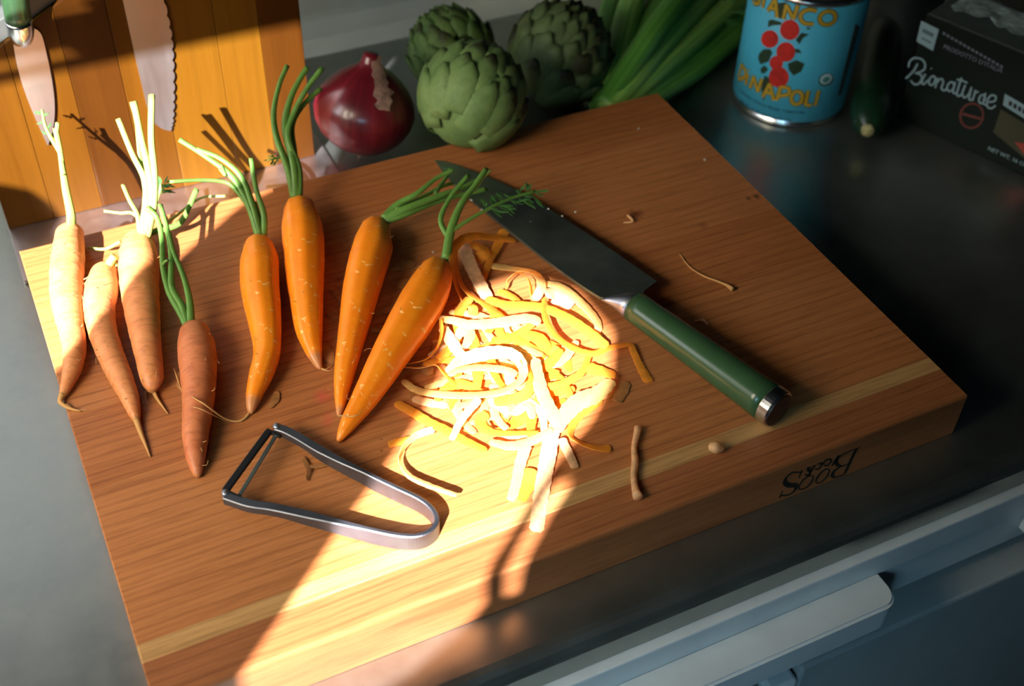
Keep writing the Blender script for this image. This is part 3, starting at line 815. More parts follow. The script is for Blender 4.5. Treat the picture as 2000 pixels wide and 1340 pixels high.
carrot('rightmost peeled carrot, widest, lying next to the heap of peelings', [(852, 530, 66), (840, 560, 86), (818, 600, 92), (792, 645, 88), (764, 690, 78), (735, 740, 66), (708, 785, 52), (685, 820, 38), (670, 845, 24), (661, 862, 10)], M_PEELED,
       [dict(p=[(866, 508, z + .016), (876, 470, z + .022), (860, 430, z + .030), (880, 385, z + .036), (915, 342, z + .042)], w=(.0024, .0015)),
        dict(p=[(870, 508, z + .016), (880, 450, z + .026), (900, 400, z + .034), (925, 365, z + .038), (950, 330, z + .042)], w=(.0034, .0018)),
        dict(p=[(882, 452, z + .026), (915, 430, z + .028), (960, 405, z + .028), (1005, 385, z + .026), (1045, 374, z + .024)], w=(.0014, .0011), leaf=(.45, 16, .0095)),
        dict(p=[(926, 372, z + .034), (940, 352, z + .038), (957, 332, z + .041)], w=(.0013, .0013), m=M_STEMP)],
       [dict(p=[(662, 812, .016), (695, 812, .022), (712, 795, .020)], w=.0005)], 4, .965, facets=8)

# ------------------------------------------------------------------ carrot peelings
PEELS = 'carrot peelings heaped in the middle of the board'
def peel(pts, wpx, label, mat, tw=(0,), cr=.05, n=None, name='carrot_peel', group=PEELS):
    Q = [atz(x, y, T + h / 1000) for x, y, h in pts]
    n = n or max(14, 7 * len(pts)); Q = catmull(Q, n)
    for q in Q: q.z = max(q.z, T + .0008)
    wm = [v * 1.32 * depth(Q[0]) / F for v in wpx]
    W = [lerpl(wm, i / (n - 1)) * (1 if 0 < i < n - 1 else .55) for i in range(n)]
    TW = [lerpl(list(tw), i / (n - 1)) for i in range(n)]
    o = ribbon(name, Q, W, TW, mat, None, .0005, crinkle=cr)
    return tag(o, label, 'carrot peel', group)
A_, B_, C_, D_ = M_PEELA, M_PEELB, M_PEELC, M_PEELD
LST = [
 ([(1006, 469, 3), (962, 463, 8), (929, 460, 14), (903, 468, 17), (888, 486, 18), (884, 520, 16), (891, 555, 11), (904, 590, 6)], (12, 14, 14, 10, 8), 'arched peel looping highest in the heap, next to the carrot stems', A_, (0, 20, 40, 60)),
 ([(904, 474, 10), (917, 512, 9), (934, 547, 7), (952, 581, 4), (960, 606, 3)], (20, 20, 18), 'broad pale peel running down inside the topmost loop', C_, (0, 10)),
 ([(890, 495, 14), (894, 530, 11), (904, 558, 9), (922, 577, 8), (946, 592, 7), (970, 612, 7), (984, 626, 7)], (9, 12, 16, 20), 'orange peel sweeping from the top loop to the sunlit centre', A_, (60, 30, 10)),
 ([(986, 448, 5), (972, 478, 4), (958, 506, 4), (946, 538, 3), (943, 558, 2)], (16, 10, 9), 'narrow peel hanging straight down beside the top loop', A_, (10, 30)),
 ([(912, 474, 9), (936, 482, 8), (946, 493, 7), (930, 508, 5)], (14, 20, 18), 'crumpled wide peel folded inside the top loop', A_, (0, 25)),
 ([(858, 621, 12), (888, 626, 12), (917, 633, 12), (970, 630, 11), (1030, 621, 11), (1056, 630, 9)], (12, 16, 18, 20, 18), 'long pale peel lying horizontally across the upper heap', B_, (0, -8, 5)),
 ([(950, 582, 6), (986, 594, 9), (1027, 596, 11), (1062, 600, 12), (1108, 620, 12), (1150, 648, 9), (1186, 678, 5)], (14, 20, 20, 18, 16), 'long yellow-orange peel crossing from the top loop to the right edge', A_, (0, 8, -6)),
 ([(988, 564, 4), (993, 545, 11), (1014, 532, 15), (1034, 549, 12), (1040, 588, 5)], (10, 10, 12), 'small upright curl at the upper edge of the heap', A_, (70, 50, 70)),
 ([(958, 518, 2), (1001, 524, 3), (1039, 530, 8), (1056, 546, 11), (1056, 566, 9), (1042, 588, 5)], (13, 14, 16, 12), 'peel curving over the small upright curl', B_, (0, 20, 50)),
 ([(973, 568, 6), (993, 575, 6), (1014, 588, 5)], (14, 16, 14), 'short clipped peel end below the small curl', A_, (5, 20)),
 ([(1058, 553, 4), (1092, 558, 6), (1125, 582, 6), (1158, 615, 5), (1169, 638, 4), (1160, 652, 3)], (12, 18, 16, 8), 'wide arc of peel along the upper right rim of the heap', B_, (0, 15, 40)),
 ([(1064, 570, 8), (1085, 575, 5), (1100, 588, 4), (1118, 598, 3)], (22, 30, 18), 'wide ragged peel inside the upper right arc', C_, (0, 0)),
 ([(1064, 584, 12), (1066, 620, 13), (1084, 653, 11), (1117, 678, 9), (1158, 690, 6), (1188, 679, 4), (1231, 671, 3)], (10, 13, 13, 12, 13), 'narrow peel bending down then right to the edge of the heap', A_, (40, 20, 0, 20)),
 ([(1231, 671, 3), (1240, 692, 2), (1252, 718, 1), (1268, 746, 1)], (9, 11, 15), 'thin peel tail reaching farthest right with a knobbed end', A_, (0, 0)),
 ([(786, 742, 3), (812, 760, 5), (855, 769, 8), (921, 771, 11), (970, 765, 12), (1003, 752, 13), (1021, 732, 14), (1016, 706, 14), (994, 690, 13), (953, 689, 11), (904, 703, 9), (876, 730, 8)], (10, 14, 18, 20, 16, 18, 22, 18), 'peel coiled into an oval ring in the middle of the heap', B_, (0, 10, 25, 40, 30, 10)),
 ([(876, 733, 12), (896, 722, 13), (937, 717, 13), (986, 722, 12), (1008, 734, 11)], (12, 16, 16), 'inner band of peel crossing inside the oval ring', B_, (20, 0)),
 ([(1020, 702, 14), (1036, 725, 13), (1040, 745, 12), (1030, 766, 10), (1008, 778, 9), (965, 786, 8)], (12, 14, 16, 14), 'peel hugging the right side of the oval ring', A_, (30, 40, 10)),
 ([(788, 712, 3), (830, 702, 6), (852, 680, 8), (862, 650, 11), (860, 624, 13)], (8, 8, 9), 'thin peel rising behind the widest carrot', A_, (40, 60)),
 ([(788, 716, 3), (822, 718, 5), (852, 713, 8), (870, 730, 7), (890, 752, 5)], (8, 9, 10), 'thin curved peel left of the oval ring', A_, (30, 50, 20)),
 ([(864, 638, 9), (886, 672, 7), (906, 698, 5)], (16, 20, 20), 'broad pinkish peel leading into the oval ring from above', C_, (0, 10)),
 ([(773, 786, 2), (806, 804, 3), (838, 824, 4), (868, 838, 5), (904, 858, 5), (950, 880, 4)], (14, 16, 16, 12), 'straight peel slanting along the lower left of the heap', A_, (0, 5)),
 ([(937, 779, 11), (912, 806, 9), (896, 829, 7), (882, 860, 5)], (12, 12, 10), 'narrow peel slanting down below the oval ring', B_, (20, 0)),
 ([(950, 806, 7), (938, 824, 6), (953, 841, 6), (986, 846, 6), (1052, 844, 6)], (14, 18, 12, 8), 'hook-shaped golden peel below the oval ring', A_, (20, 0, 10)),
 ([(1046, 700, 12), (1050, 732, 12), (1060, 768, 11), (1080, 810, 8), (1098, 838, 6)], (14, 20, 22, 18), 'broad pale peel running down through the middle right', B_, (0, 8, -5)),
 ([(1152, 690, 5), (1138, 725, 6), (1112, 743, 7), (1085, 753, 8), (1060, 754, 8)], (9, 12, 12), 'curved narrow peel right of the oval ring', A_, (30, 10)),
 ([(1148, 718, 5), (1175, 724, 5), (1203, 732, 3)], (26, 22, 18), 'blunt orange peel end at the right edge of the heap', A_, (0, 10)),
 ([(1196, 742, 4), (1166, 768, 5), (1130, 784, 7), (1102, 812, 7), (1082, 842, 6)], (18, 30, 26, 20), 'widest pale peel running down the right side', B_, (0, 10, 0)),
 ([(1176, 782, 2), (1138, 808, 3), (1118, 832, 3), (1116, 852, 3), (1138, 866, 2), (1166, 874, 2), (1193, 876, 1)], (10, 12, 12, 14), 'deep orange peel curling out at the lower right', A_, (50, 40, 0)),
 ([(1100, 826, 4), (1080, 838, 5), (1072, 880, 4), (1062, 937, 3), (1054, 985, 1), (1048, 1038, 1)], (18, 24, 22, 20), 'long pale peel pointing down out of the heap, longest at the bottom', C_, (0, 5)),
 ([(1078, 838, 7), (1046, 857, 6), (1001, 870, 6), (956, 862, 5)], (10, 16, 18, 12), 'peel lying crosswise at the foot of the heap', B_, (0, -5)),
 ([(1028, 868, 5), (1016, 905, 3), (1008, 944, 2), (998, 978, 1)], (18, 16, 14), 'short straight peel hanging from the foot of the heap', B_, (0, 5)),
 ([(1036, 915, 3), (1030, 945, 1), (1016, 978, 1)], (20, 24, 16), 'orange peel flake tucked beside the short straight peel', A_, (0, 0)),
 ([(848, 838, 4), (815, 850, 4), (790, 872, 5), (780, 902, 6), (794, 928, 7), (832, 948, 8), (892, 968, 7)], (12, 10, 8, 8, 9), 'lower left peel standing on edge in a long open hook', B_, (20, 70, 85, 80)),
 ([(758, 868, 1), (780, 862, 2), (812, 854, 3)], (12, 14, 10), 'small golden flake at the start of the open hook', A_, (0, 5)),
 ([(1096, 856, 4), (1110, 884, 2), (1124, 914, 1)], (14, 14, 12), 'small pale peel forking right at the bottom of the heap', C_, (0, 0)),
 ([(1222, 746, 1), (1214, 764, 1), (1204, 784, 1)], (16, 20, 14), 'flat translucent peel flake just right of the heap', D_, (0, 0)),
 ([(918, 582, 7), (904, 598, 6), (893, 622, 6), (896, 668, 4)], (14, 14, 10), 'orange peel dropping below the top loop on the left', A_, (0, 20)),
 ([(914, 596, 9), (924, 598, 9), (923, 616, 6)], (12, 15, 14), 'tiny folded peel curl under the top loop', A_, (30, 10)),
 ([(1016, 660, 5), (1040, 655, 6), (1060, 668, 5), (1070, 700, 3)], (20, 24, 18), 'orange peel tucked above the middle right peels', A_, (0, 10)),
 ([(806, 778, 2), (840, 786, 3), (874, 792, 3)], (12, 16, 12), 'short brownish peel under the lower left strands', C_, (0, 0)),
]
for pts, wpx, lab, m, tw in LST: peel(pts, wpx, lab, m, tw)
rg = random.Random(3)
for k in range(70):
    a = rg.uniform(0, 2 * pi); rr = sqrt(rg.random())
    cx = 985 + 118 * rr * cos(a) + 25 * rr * sin(a); cy = 728 + 112 * rr * sin(a)
    th = rg.uniform(0, pi); L = rg.uniform(28, 75); bend = rg.uniform(-32, 32); h = rg.uniform(.6, 6)
    pts = []
    for j in range(5):
        s = (j / 4 - .5) * 2
        pts.append((cx + L * s * cos(th) - bend * (1 - s * s) * sin(th), cy + L * s * sin(th) * .8 + bend * (1 - s * s) * cos(th), h + rg.uniform(-.8, 1.5)))
    peel(pts, (10 * rg.uniform(.8, 1.2), 15 * rg.uniform(.7, 1.4), 10), 'short tangled peel buried in the sunlit middle of the heap', rg.choice([A_, A_, B_, B_, C_]),
         (rg.uniform(-12, 12), rg.uniform(-12, 25)), name='carrot_peel', group='short peels buried in the heap')
for k, (x, y) in enumerate([(770, 470), (655, 610), (640, 690), (790, 560), (760, 600), (745, 640), (855, 690), (835, 720), (665, 580), (820, 770), (780, 520), (690, 480)]):
    a = rg.uniform(-.6, 1.4); L = rg.uniform(16, 34)
    pts = [(x - L * cos(a), y - L * sin(a) * .7, 1), (x + rg.uniform(-8, 8), y + rg.uniform(-8, 8), 1.2), (x + L * cos(a), y + L * sin(a) * .7, 1)]
    peel(pts, (10, 18 * rg.uniform(.8, 1.5), 9), 'thin brownish wet peel stuck flat between the peeled carrots', D_, (0, 0), group='wet peels stuck to the board between carrots')

# loose scraps
def scrap(pts, w, lab, mat, h=.0012, nm='carrot_scrap'):
    Q = catmull([atz(x, y, T + h) for x, y in pts], 16)
    W = [lerpl(list(w), i / 15) for i in range(16)]
    for q, r in zip(Q, W): q.z = T + r + .0002
    return tag(sweep(nm, Q, W, mat, None, 8), lab, 'scrap', 'scraps scattered on the board')
scrap([(1328, 494), (1345, 518), (1372, 537), (1400, 548), (1418, 556), (1431, 567)], (.0003, .0005, .0007, .0008, .0017), 'thin dried rootlet lying alone right of the knife', M_HAIR)
scrap([(1246, 838), (1243, 852), (1238, 876), (1240, 905), (1237, 930), (1240, 955), (1245, 975)], (.0024, .0020, .0016, .0022, .0018, .0020, .0030), 'knobbly root end standing apart below the knife handle', M_PEELC)
scrap([(1386, 876), (1397, 880), (1410, 878)], (.0026, .0038, .0022), 'small brown crumb of carrot crown near the front edge', M_PEELC)
scrap([(1358, 626), (1372, 625), (1383, 633)], (.0006, .0011, .0006), 'tiny pale sliver just right of the knife handle', M_PEELC)
scrap([(1226, 420), (1236, 432), (1218, 434)], (.0008, .001, .0005), 'tiny pale chip behind the knife blade', M_PEELC)
peel([(592, 893, 1), (602, 915, 2), (600, 938, 1)], (6, 9, 6), 'small twisted peel inside the peeler frame', D_, (0, 40), name='carrot_peel', group='peels by the peeler')
peel([(603, 912, 1.5), (630, 908, 1), (655, 905, 1)], (6, 8, 4), 'narrow peel strip touching the peeler arm from inside', D_, (0, 10), name='carrot_peel', group='peels by the peeler')
peel([(540, 765, 1), (538, 780, 1), (526, 796, 1)], (8, 12, 8), 'flat flake beside the kinked carrot tip', D_, (0, 0), group='peels by the peeler')
for k, (x, y) in enumerate([(941, 411), (921, 392), (1098, 423), (1071, 409), (1036, 435), (846, 494), (1247, 252), (1376, 313), (1124, 415)]):
    lathe('crumb', atz(x, y, T + (.0 if k in (5, 6, 7) else .0062)), (0, 0, 1), [(0, .0006), (.0005, .0010), (.0010, .0007)], plain('crumb_white', (.7, .66, .58), .7) if k == 0 else bpy.data.materials['crumb_white'], None, 7)
    o = bpy.data.objects['crumb' if k == 0 else 'crumb.%03d' % k]
    tag(o, 'tiny white crumb resting on the knife blade' if k not in (5, 6, 7) else 'tiny white crumb lying on the bare wood of the board', 'crumb', 'crumbs on the blade' if k not in (5, 6, 7) else 'crumbs on the wood')

# ------------------------------------------------------------------ artichokes
def arti_mat(name, col, dark, hi):
    m, nt, b = newmat(name)
    at = N(nt, 'ShaderNodeAttribute', attribute_name='tip')
    n = noise(nt, coords(nt), 45, 4, .65)
    fine = noise(nt, coords(nt), 260, 3, .6)
    c = ramp(nt, [(.3, col), (.72, hi)], n)
    ad = N(nt, 'ShaderNodeMath', operation='MULTIPLY_ADD'); nt.links.new(n, ad.inputs[0]); ad.inputs[1].default_value = 1.5; nt.links.new(at.outputs['Fac'], ad.inputs[2])
    c = mixc(nt, ramp(nt, [(.37, (0, 0, 0)), (.50, (.85, .85, .85))], mapr(nt, ad.outputs[0], 0, 2.6)), c, dark)
    c = mixc(nt, .3, c, ramp(nt, [(.35, (.6, .6, .6)), (.6, (1, 1, 1))], fine), 'MULTIPLY')
    nt.links.new(c, b.inputs['Base Color']); b.inputs['Roughness'].default_value = .62; b.inputs['Specular IOR Level'].default_value = .3
    bump(nt, b, fine, .25, .0006)
    return m
def mapr(nt, src, lo, hi):
    m = N(nt, 'ShaderNodeMapRange'); nt.links.new(src, m.inputs[0]); m.inputs[1].default_value = lo; m.inputs[2].default_value = hi
    return m.outputs[0]
def artichoke(label, C, axis, R, H, mat, nb, seed, open_=.10):
    rr = random.Random(seed)
    a = Vector(axis).normalized(); s0 = a.cross(Vector((0, 0, 1)) if abs(a.z) < .9 else Vector((1, 0, 0))).normalized(); u0 = s0.cross(a)
    C = Vector(C)
    t = thing('artichoke', label, 'artichoke', C, 'artichokes behind the board')
    lathe('heart', C, a, [(-H * cos(pi * k / 12) * .93, max(.001, R * .92 * sin(pi * k / 12))) for k in range(13)], mat, t, 20)
    ga = 2.39996
    for k in range(nb):
        f = k / (nb - 1)
        lat = -1.05 + 2.35 * f ** .92          # latitude of the bract foot
        lat = min(lat, 1.32)
        az = k * ga + rr.uniform(-.12, .12)
        span = (1.08 - .62 * f) * rr.uniform(.9, 1.1)   # how far up it reaches (rad)
        wid = (.80 - .48 * f) * R * rr.uniform(.9, 1.08)
        V = []; Fc = []; at = []
        nu, nv = 6, 7
        lift = rr.uniform(.6, 1.3) * open_; kd = rr.choice([.15, .2, .35, .5, .8, 1.5])
        for layer in (0, 1):
            for j in range(nv):
                v = j / (nv - 1); la = min(lat + span * v, 1.56)
                wv = wid * (sin(pi * min(1, .26 + .62 * v)) ** .8) * (1 if j < nv - 1 else .34)
                for i in range(nu):
                    q = i / (nu - 1) * 2 - 1
                    # notch at the tip
                    lb = la - (.05 * abs(q) ** 2 * v) - (.05 if (j == nv - 1 and abs(q) < .3) else 0)
                    rad = 1.0 + .045 * (1 - f * .4) + lift * v * v - .055 * abs(q) ** 2 + (.03 * (1 - abs(q)) * v)
                    cr = max(.10, cos(lb))
                    da = q * wv / 2 / (R * cr)
                    da = max(-1.2, min(1.2, da))
                    an = az + da
                    p = C + a * (H * sin(lb) * rad) + (s0 * cos(an) + u0 * sin(an)) * (R * cos(lb) * rad)
                    nrm = (p - C).normalized()
                    V.append(p - nrm * (.0009 * layer)); at.append(max(0, v - .45) * 1.5 * kd * (1.2 - .5 * abs(q)))
        n1 = nu * nv
        for j in range(nv - 1):
            for i in range(nu - 1):
                k0 = j * nu + i
                Fc.append([k0, k0 + 1, k0 + nu + 1, k0 + nu]); Fc.append([n1 + k0 + 1, n1 + k0, n1 + k0 + nu, n1 + k0 + nu + 1])
        rim = [i for i in range(nu)] + [j * nu + nu - 1 for j in range(1, nv)] + [(nv - 1) * nu + i for i in range(nu - 2, -1, -1)] + [j * nu for j in range(nv - 2, 0, -1)]
        for x0, x1 in zip(rim, rim[1:] + rim[:1]): Fc.append([x1, x0, n1 + x0, n1 + x1])
        mesh('bract', V, Fc, mat, t, True, None, at)
M_AR1 = arti_mat('artichoke_green', (.080, .155, .045), (.020, .015, .008), (.19, .285, .090))
M_AR2 = arti_mat('artichoke_dark', (.060, .095, .035), (.016, .011, .006), (.115, .165, .055))
M_AR3 = arti_mat('artichoke_deep', (.045, .100, .025), (.018, .016, .006), (.11, .185, .045))
c1 = atplane(921, 192, Vector((.332, .0, .078)), ray(921, 192).normalized())
c1 = aty(921, 192, .004)
artichoke('pale green artichoke in front, resting on the back edge of the cutting board', c1, (.62, .45, .62), .0395, .0410, M_AR1, 64, 4, .05)
c2 = aty(1090, 110, .073)
artichoke('large dark artichoke on the right, next to the celery', c2, (.40, -.05, .72), .0408, .0425, M_AR2, 84, 9, .10)
c3 = aty(884, 104, .118)
artichoke('small artichoke half hidden behind the front one and the red onion', c3, (-.3, .3, .85), .0345, .036, M_AR3, 52, 12)

# ------------------------------------------------------------------ red onion
m_on, nt, b = newmat('onion_skin')
uvc = coords(nt, (34, .9, 1), 'UV')
st = noise(nt, uvc, 1.0, 4, .7, .5)
c = ramp(nt, [(.30, (.05, .003, .007)), (.52, (.12, .007, .012)), (.78, (.24, .022, .030))], st)
c = mixc(nt, .35, c, ramp(nt, [(.3, (.06, .004, .008)), (.75, (.26, .02, .03))], noise(nt, coords(nt), 24, 2)))
nt.links.new(c, b.inputs['Base Color']); b.inputs['Roughness'].default_value = .30; b.inputs['Coat Weight'].default_value = .3; b.inputs['Coat Roughness'].default_value = .15
bump(nt, b, st, .06, .0005)
OC = atz(713, 214, .042)
oa = Vector((.20, .10, .93)).normalized()
on = thing('red_onion', 'glossy red onion with dry papery top between the block and artichokes', 'onion', (OC.x, OC.y, 0))
RO = .0392
prof = [(-.034, .004), (-.0325, .010), (-.030, .016), (-.025, .0245), (-.018, .0312), (-.009, .0360), (0, .0376), (.008, .0362), (.016, .0318), (.023, .0258), (.0285, .0190), (.0325, .0120), (.0355, .0082), (.0385, .0066), (.0415, .0062), (.044, .0050)]
prof = [(h * 1.06, r * 1.06) for h, r in prof]
lathe('bulb', OC, oa, prof, m_on, on, 56, True, lambda th, v: 1 + .012 * sin(3 * th + 1) + .006 * sin(7 * th))
m_pap = leafy('onion_paper', (.34, .20, .15), .3, .6, .5, 160)
sx = oa.cross(Vector((0, 1, 0))).normalized()
Q = catmull([OC + oa * .046 + Vector((.002, -.004, 0)), OC + oa * .040 + Vector((.002, -.010, .000)), OC + oa * .034 + Vector((.002, -.0190, .000)), OC + oa * .027 + Vector((.001, -.0290, .001)), OC + oa * .018 + Vector((-.001, -.0370, .002))], 14)
ribbon('papery_flap', Q, [.007, .008, .008, .009, .009, .010, .010, .011, .012, .013, .014, .013, .011, .008], [15] * 14, m_pap, on, .0006, crinkle=.25)
V = []
for k in range(26):
    a = k * 2.4; r = .007 * sqrt(k / 26)
    b0 = OC - oa * .033 + sx * cos(a) * r + sx.cross(oa) * sin(a) * r
    e = b0 - oa * random.uniform(.004, .009) + Vector((random.uniform(-.004, .004), random.uniform(-.004, .004), 0))
    V.append((b0, e))
VV = []; FF = []
for b0, e in V:
    k0 = len(VV); d = (e - b0).normalized(); s = d.cross(Vector((0, 1, .1))).normalized() * .0005; u = s.cross(d)
    VV += [b0 + s, b0 - s * .5 + u * .8, b0 - s * .5 - u * .8, e]; FF += [[k0, k0 + 1, k0 + 3], [k0 + 1, k0 + 2, k0 + 3], [k0 + 2, k0, k0 + 3]]
mesh('root_tuft', VV, FF, plain('onion_root', (.45, .30, .22), .8), on)

# ------------------------------------------------------------------ celery
def celery_mat(name, c1, c2):
    m, nt, b = newmat(name)
    st = noise(nt, coords(nt, (46, 2.2, 1), 'UV'), 1, 3, .6)
    nt.links.new(mixc(nt, .3, ramp(nt, [(.34, c1), (.62, c2)], st), ramp(nt, [(.3, c1), (.7, c2)], noise(nt, coords(nt), 14, 2))), b.inputs['Base Color'])
    b.inputs['Roughness'].default_value = .40; bump(nt, b, st, .5, .0012); return m
M_CEL = celery_mat('celery_green', (.035, .15, .020), (.12, .34, .050))
M_CEL2 = celery_mat('celery_light', (.08, .25, .035), (.28, .50, .11))
ce = thing('celery_bunch', 'bunch of green celery stalks lying between the artichokes and the can', 'celery', atz(1250, 120, .02))
CE = [((1160, 215), (1275, 40), (1345, -80), .015, .034, .013, M_CEL), ((1172, 222), (1300, 80), (1430, -60), .015, .034, .0140, M_CEL2), ((1180, 226), (1340, 92), (1480, -30), .013, .024, .0130, M_CEL2),
      ((1190, 232), (1355, 120), (1500, -5), .011, .012, .0110, M_CEL), ((1168, 205), (1235, 10), (1290, -110), .016, .044, .0120, M_CEL2), ((1165, 210), (1290, 50), (1390, -80), .018, .050, .0120, M_CEL),
      ((1215, 232), (1370, 135), (1480, 40), .010, .010, .0090, M_CEL), ((1150, 190), (1200, 10), (1240, -90), .014, .030, .012, M_CEL)]
for k, (a, b2, c, z0, zz, r, m) in enumerate(CE):
    a = (a[0] + 14, a[1]); Q = catmull([atz(*a, z0), atz((a[0] + b2[0]) / 2, (a[1] + b2[1]) / 2, (z0 + zz) / 2 + .003), atz(*b2, zz), atz(*c, zz)], 26)
    sweep('stalk', Q, [r * (.8 + .2 * min(1, i / 8)) for i in range(26)], m, ce, 30,
          lambda an, t, L: (1 + .05 * cos(an * 13)) * (1 - .38 * max(0, sin(an + 2.6))))
for k in range(5):
    Q = catmull([atz(1400 + 12 * k, 40 - 10 * k, .03), atz(1430 + 10 * k, 20 - 12 * k, .035), atz(1450 + 8 * k, -10 - 8 * k, .03)], 26)
    frond(Q, (.1, 8, .016), ce)

# ------------------------------------------------------------------ tomato can
CC = Vector((.642, -.006, 0)); CR = .0487; CH = .117
cn = thing('tomato_can', 'light blue tomato can with yellow lettering standing on the counter', 'can', CC)
M_CAN = plain('can_label_blue', (.055, .38, .56), .5, 0, .4, .05, 300)
lathe('tin_body', CC, (0, 0, 1), [(.0004, CR - .002), (.0008, CR + .0006), (.003, CR + .0010), (.0045, CR + .0004), (.006, CR - .0008), (CH - .0055, CR - .0008), (CH - .0045, CR + .0004), (CH - .003, CR + .001), (CH - .0008, CR + .0006), (CH, CR - .001), (CH - .0012, CR - .0025), (CH - .0042, CR - .003), (CH - .0045, CR - .02), (CH - .0040, .002)], M_CHROME, cn, 72)
lathe('label', CC, (0, 0, 1), [(.0062, CR - .0009), (.0064, CR), (CH - .0062, CR), (CH - .0060, CR - .0009)], M_CAN, cn, 72)
def canhit(x, y):
    r = ray(x, y); ox, oy = CP.x - CC.x, CP.y - CC.y
    a = r.x ** 2 + r.y ** 2; b2 = 2 * (ox * r.x + oy * r.y); c = ox * ox + oy * oy - CR * CR
    d = max(0, b2 * b2 - 4 * a * c); t = (-b2 - sqrt(d)) / 2 / a
    return CP + r * t
def cann(p):
    v = Vector((p.x - CC.x, p.y - CC.y, 0)); return v.normalized()
def c6(pts): return sc(pts, 5.153, 1400, 0)
wl = .0023
DN = [[(250, 650), (235, 720), (218, 790)], [(250, 650), (292, 715), (280, 775), (218, 800)], [(318, 745), (292, 850)], [(322, 700), (325, 712)], [(335, 890), (372, 765)], [(372, 765), (412, 925)], [(412, 925), (456, 790)],
      [(462, 975), (535, 840)], [(535, 840), (575, 1010)], [(495, 925), (562, 945)], [(602, 1012), (642, 872)], [(642, 872), (720, 888), (722, 945), (628, 965)], ell(805, 985, 55, 66, 15), [(922, 910), (888, 1058)], [(888, 1058), (955, 1060)], [(1025, 912), (988, 1066)]]
BI = [[(372, -60), (372, 30)], [(372, 30), (415, 38), (432, 5), (395, -20)], [(395, -20), (425, -45), (400, -70), (372, -60)], [(482, -45), (462, 78)], [(512, 110), (592, -15)], [(592, -15), (608, 178)], [(545, 78), (602, 92)],
      [(668, 190), (702, 45)], [(702, 45), (772, 192)], [(772, 192), (815, 52)], [(1005, 112), (930, 95), (855, 130), (845, 190), (890, 235), (975, 242)], ell(1115, 180, 82, 66, -20)]
M_YEL = plain('label_yellow', (.42, .27, .015), .5); M_YO = plain('label_brown_outline', (.10, .07, .01), .5)
letters('letter_outline', [2, 2, 3, 3, 2, 1, 2, 1, 3, 1, 3, 3, 1, 1], [(c6(q), [wl * 1.75]) for q in DN + BI], canhit, cann, M_YO, cn, .0002)
letters('letter', [2, 2, 3, 3, 2, 1, 2, 1, 3, 1, 3, 3, 1, 1], [(c6(q), [wl]) for q in DN + BI], canhit, cann, M_YEL, cn, .0004)
M_TOM = plain('label_red', (.42, .015, .010), .5, 0, .5, .3, 90); M_LF = plain('label_leaf', (.012, .035, .015), .5)
decal('printed_leaves', [c6(q) for q in (
    [(520, 205), (560, 195), (650, 225), (650, 250), (560, 255), (515, 275)], [(425, 540), (470, 495), (540, 495), (560, 530), (520, 620), (440, 650), (415, 590)], [(440, 690), (480, 655), (520, 700), (480, 740), (445, 735)],
    [(715, 640), (800, 605), (885, 640), (850, 720), (770, 760), (725, 700)], [(795, 400), (850, 330), (930, 345), (870, 380), (830, 445)], [(780, 490), (830, 495), (855, 535), (800, 530)], [(620, 30), (700, 20), (720, 90), (650, 190), (620, 180)], [(480, 760), (560, 800), (470, 1020), (450, 900)], [(905, 270), (950, 285), (910, 300)])],
    canhit, cann, M_LF, cn, .00015)
for (x, y, r) in ((600, 632, 68), (735, 300, 98), (535, 392, 86), (695, 522, 94), (625, 775, 100)):
    decal('printed_tomato', [c6(ell(x, y, r, r * 1.04, 0, 22, False))], canhit, cann, M_TOM, cn, .00030 + .00002 * (r % 7))
M_LW = plain('label_white', (.42, .62, .68), .5); M_LN = plain('label_navy', (.010, .09, .15), .5)
decal('printed_seal', [c6(ell(1098, 802, 78, 62, -30, 20, False))], canhit, cann, M_LF, cn, .0002)
decal('printed_seal', [c6(ell(1098, 795, 66, 48, -30, 20, False))], canhit, cann, M_LW, cn, .0003)
decal('printed_seal', [c6(ell(1098, 800, 40, 26, -30, 20, False))], canhit, cann, plain('seal_green', (.05, .22, .22), .5), cn, .0004)
p0 = canhit(*c6([(235, 905)])[0]); p1 = canhit(*c6([(240, 1010)])[0]); pe = canhit(*c6([(970, 1120)])[0])
def can_text(s, start, size, mat=None):
    th0 = math.atan2(start.y - CC.y, start.x - CC.x)
    def place(u, v): a = th0 + u / CR; return Vector((CC.x + CR * cos(a), CC.y + CR * sin(a), start.z + v))
    fonttext('small_print', s, size, place, cann, mat or M_LN, cn, .0002, 0, .0001)
can_text('ORGANIC WHOLE PEELED TOMATOES', p0 - Vector((0, 0, .001)), .0037)
can_text('NET WT. 28 OZ.  (1 LB. 12 OZ.)  794g', p1 - Vector((0, 0, .001)), .0032)
decal('side_panel', [c6([(1395, 235), (1440, 270), (1250, 960), (1215, 960)])], canhit, cann, plain('panel_brown', (.035, .05, .05), .5), cn, .0002)

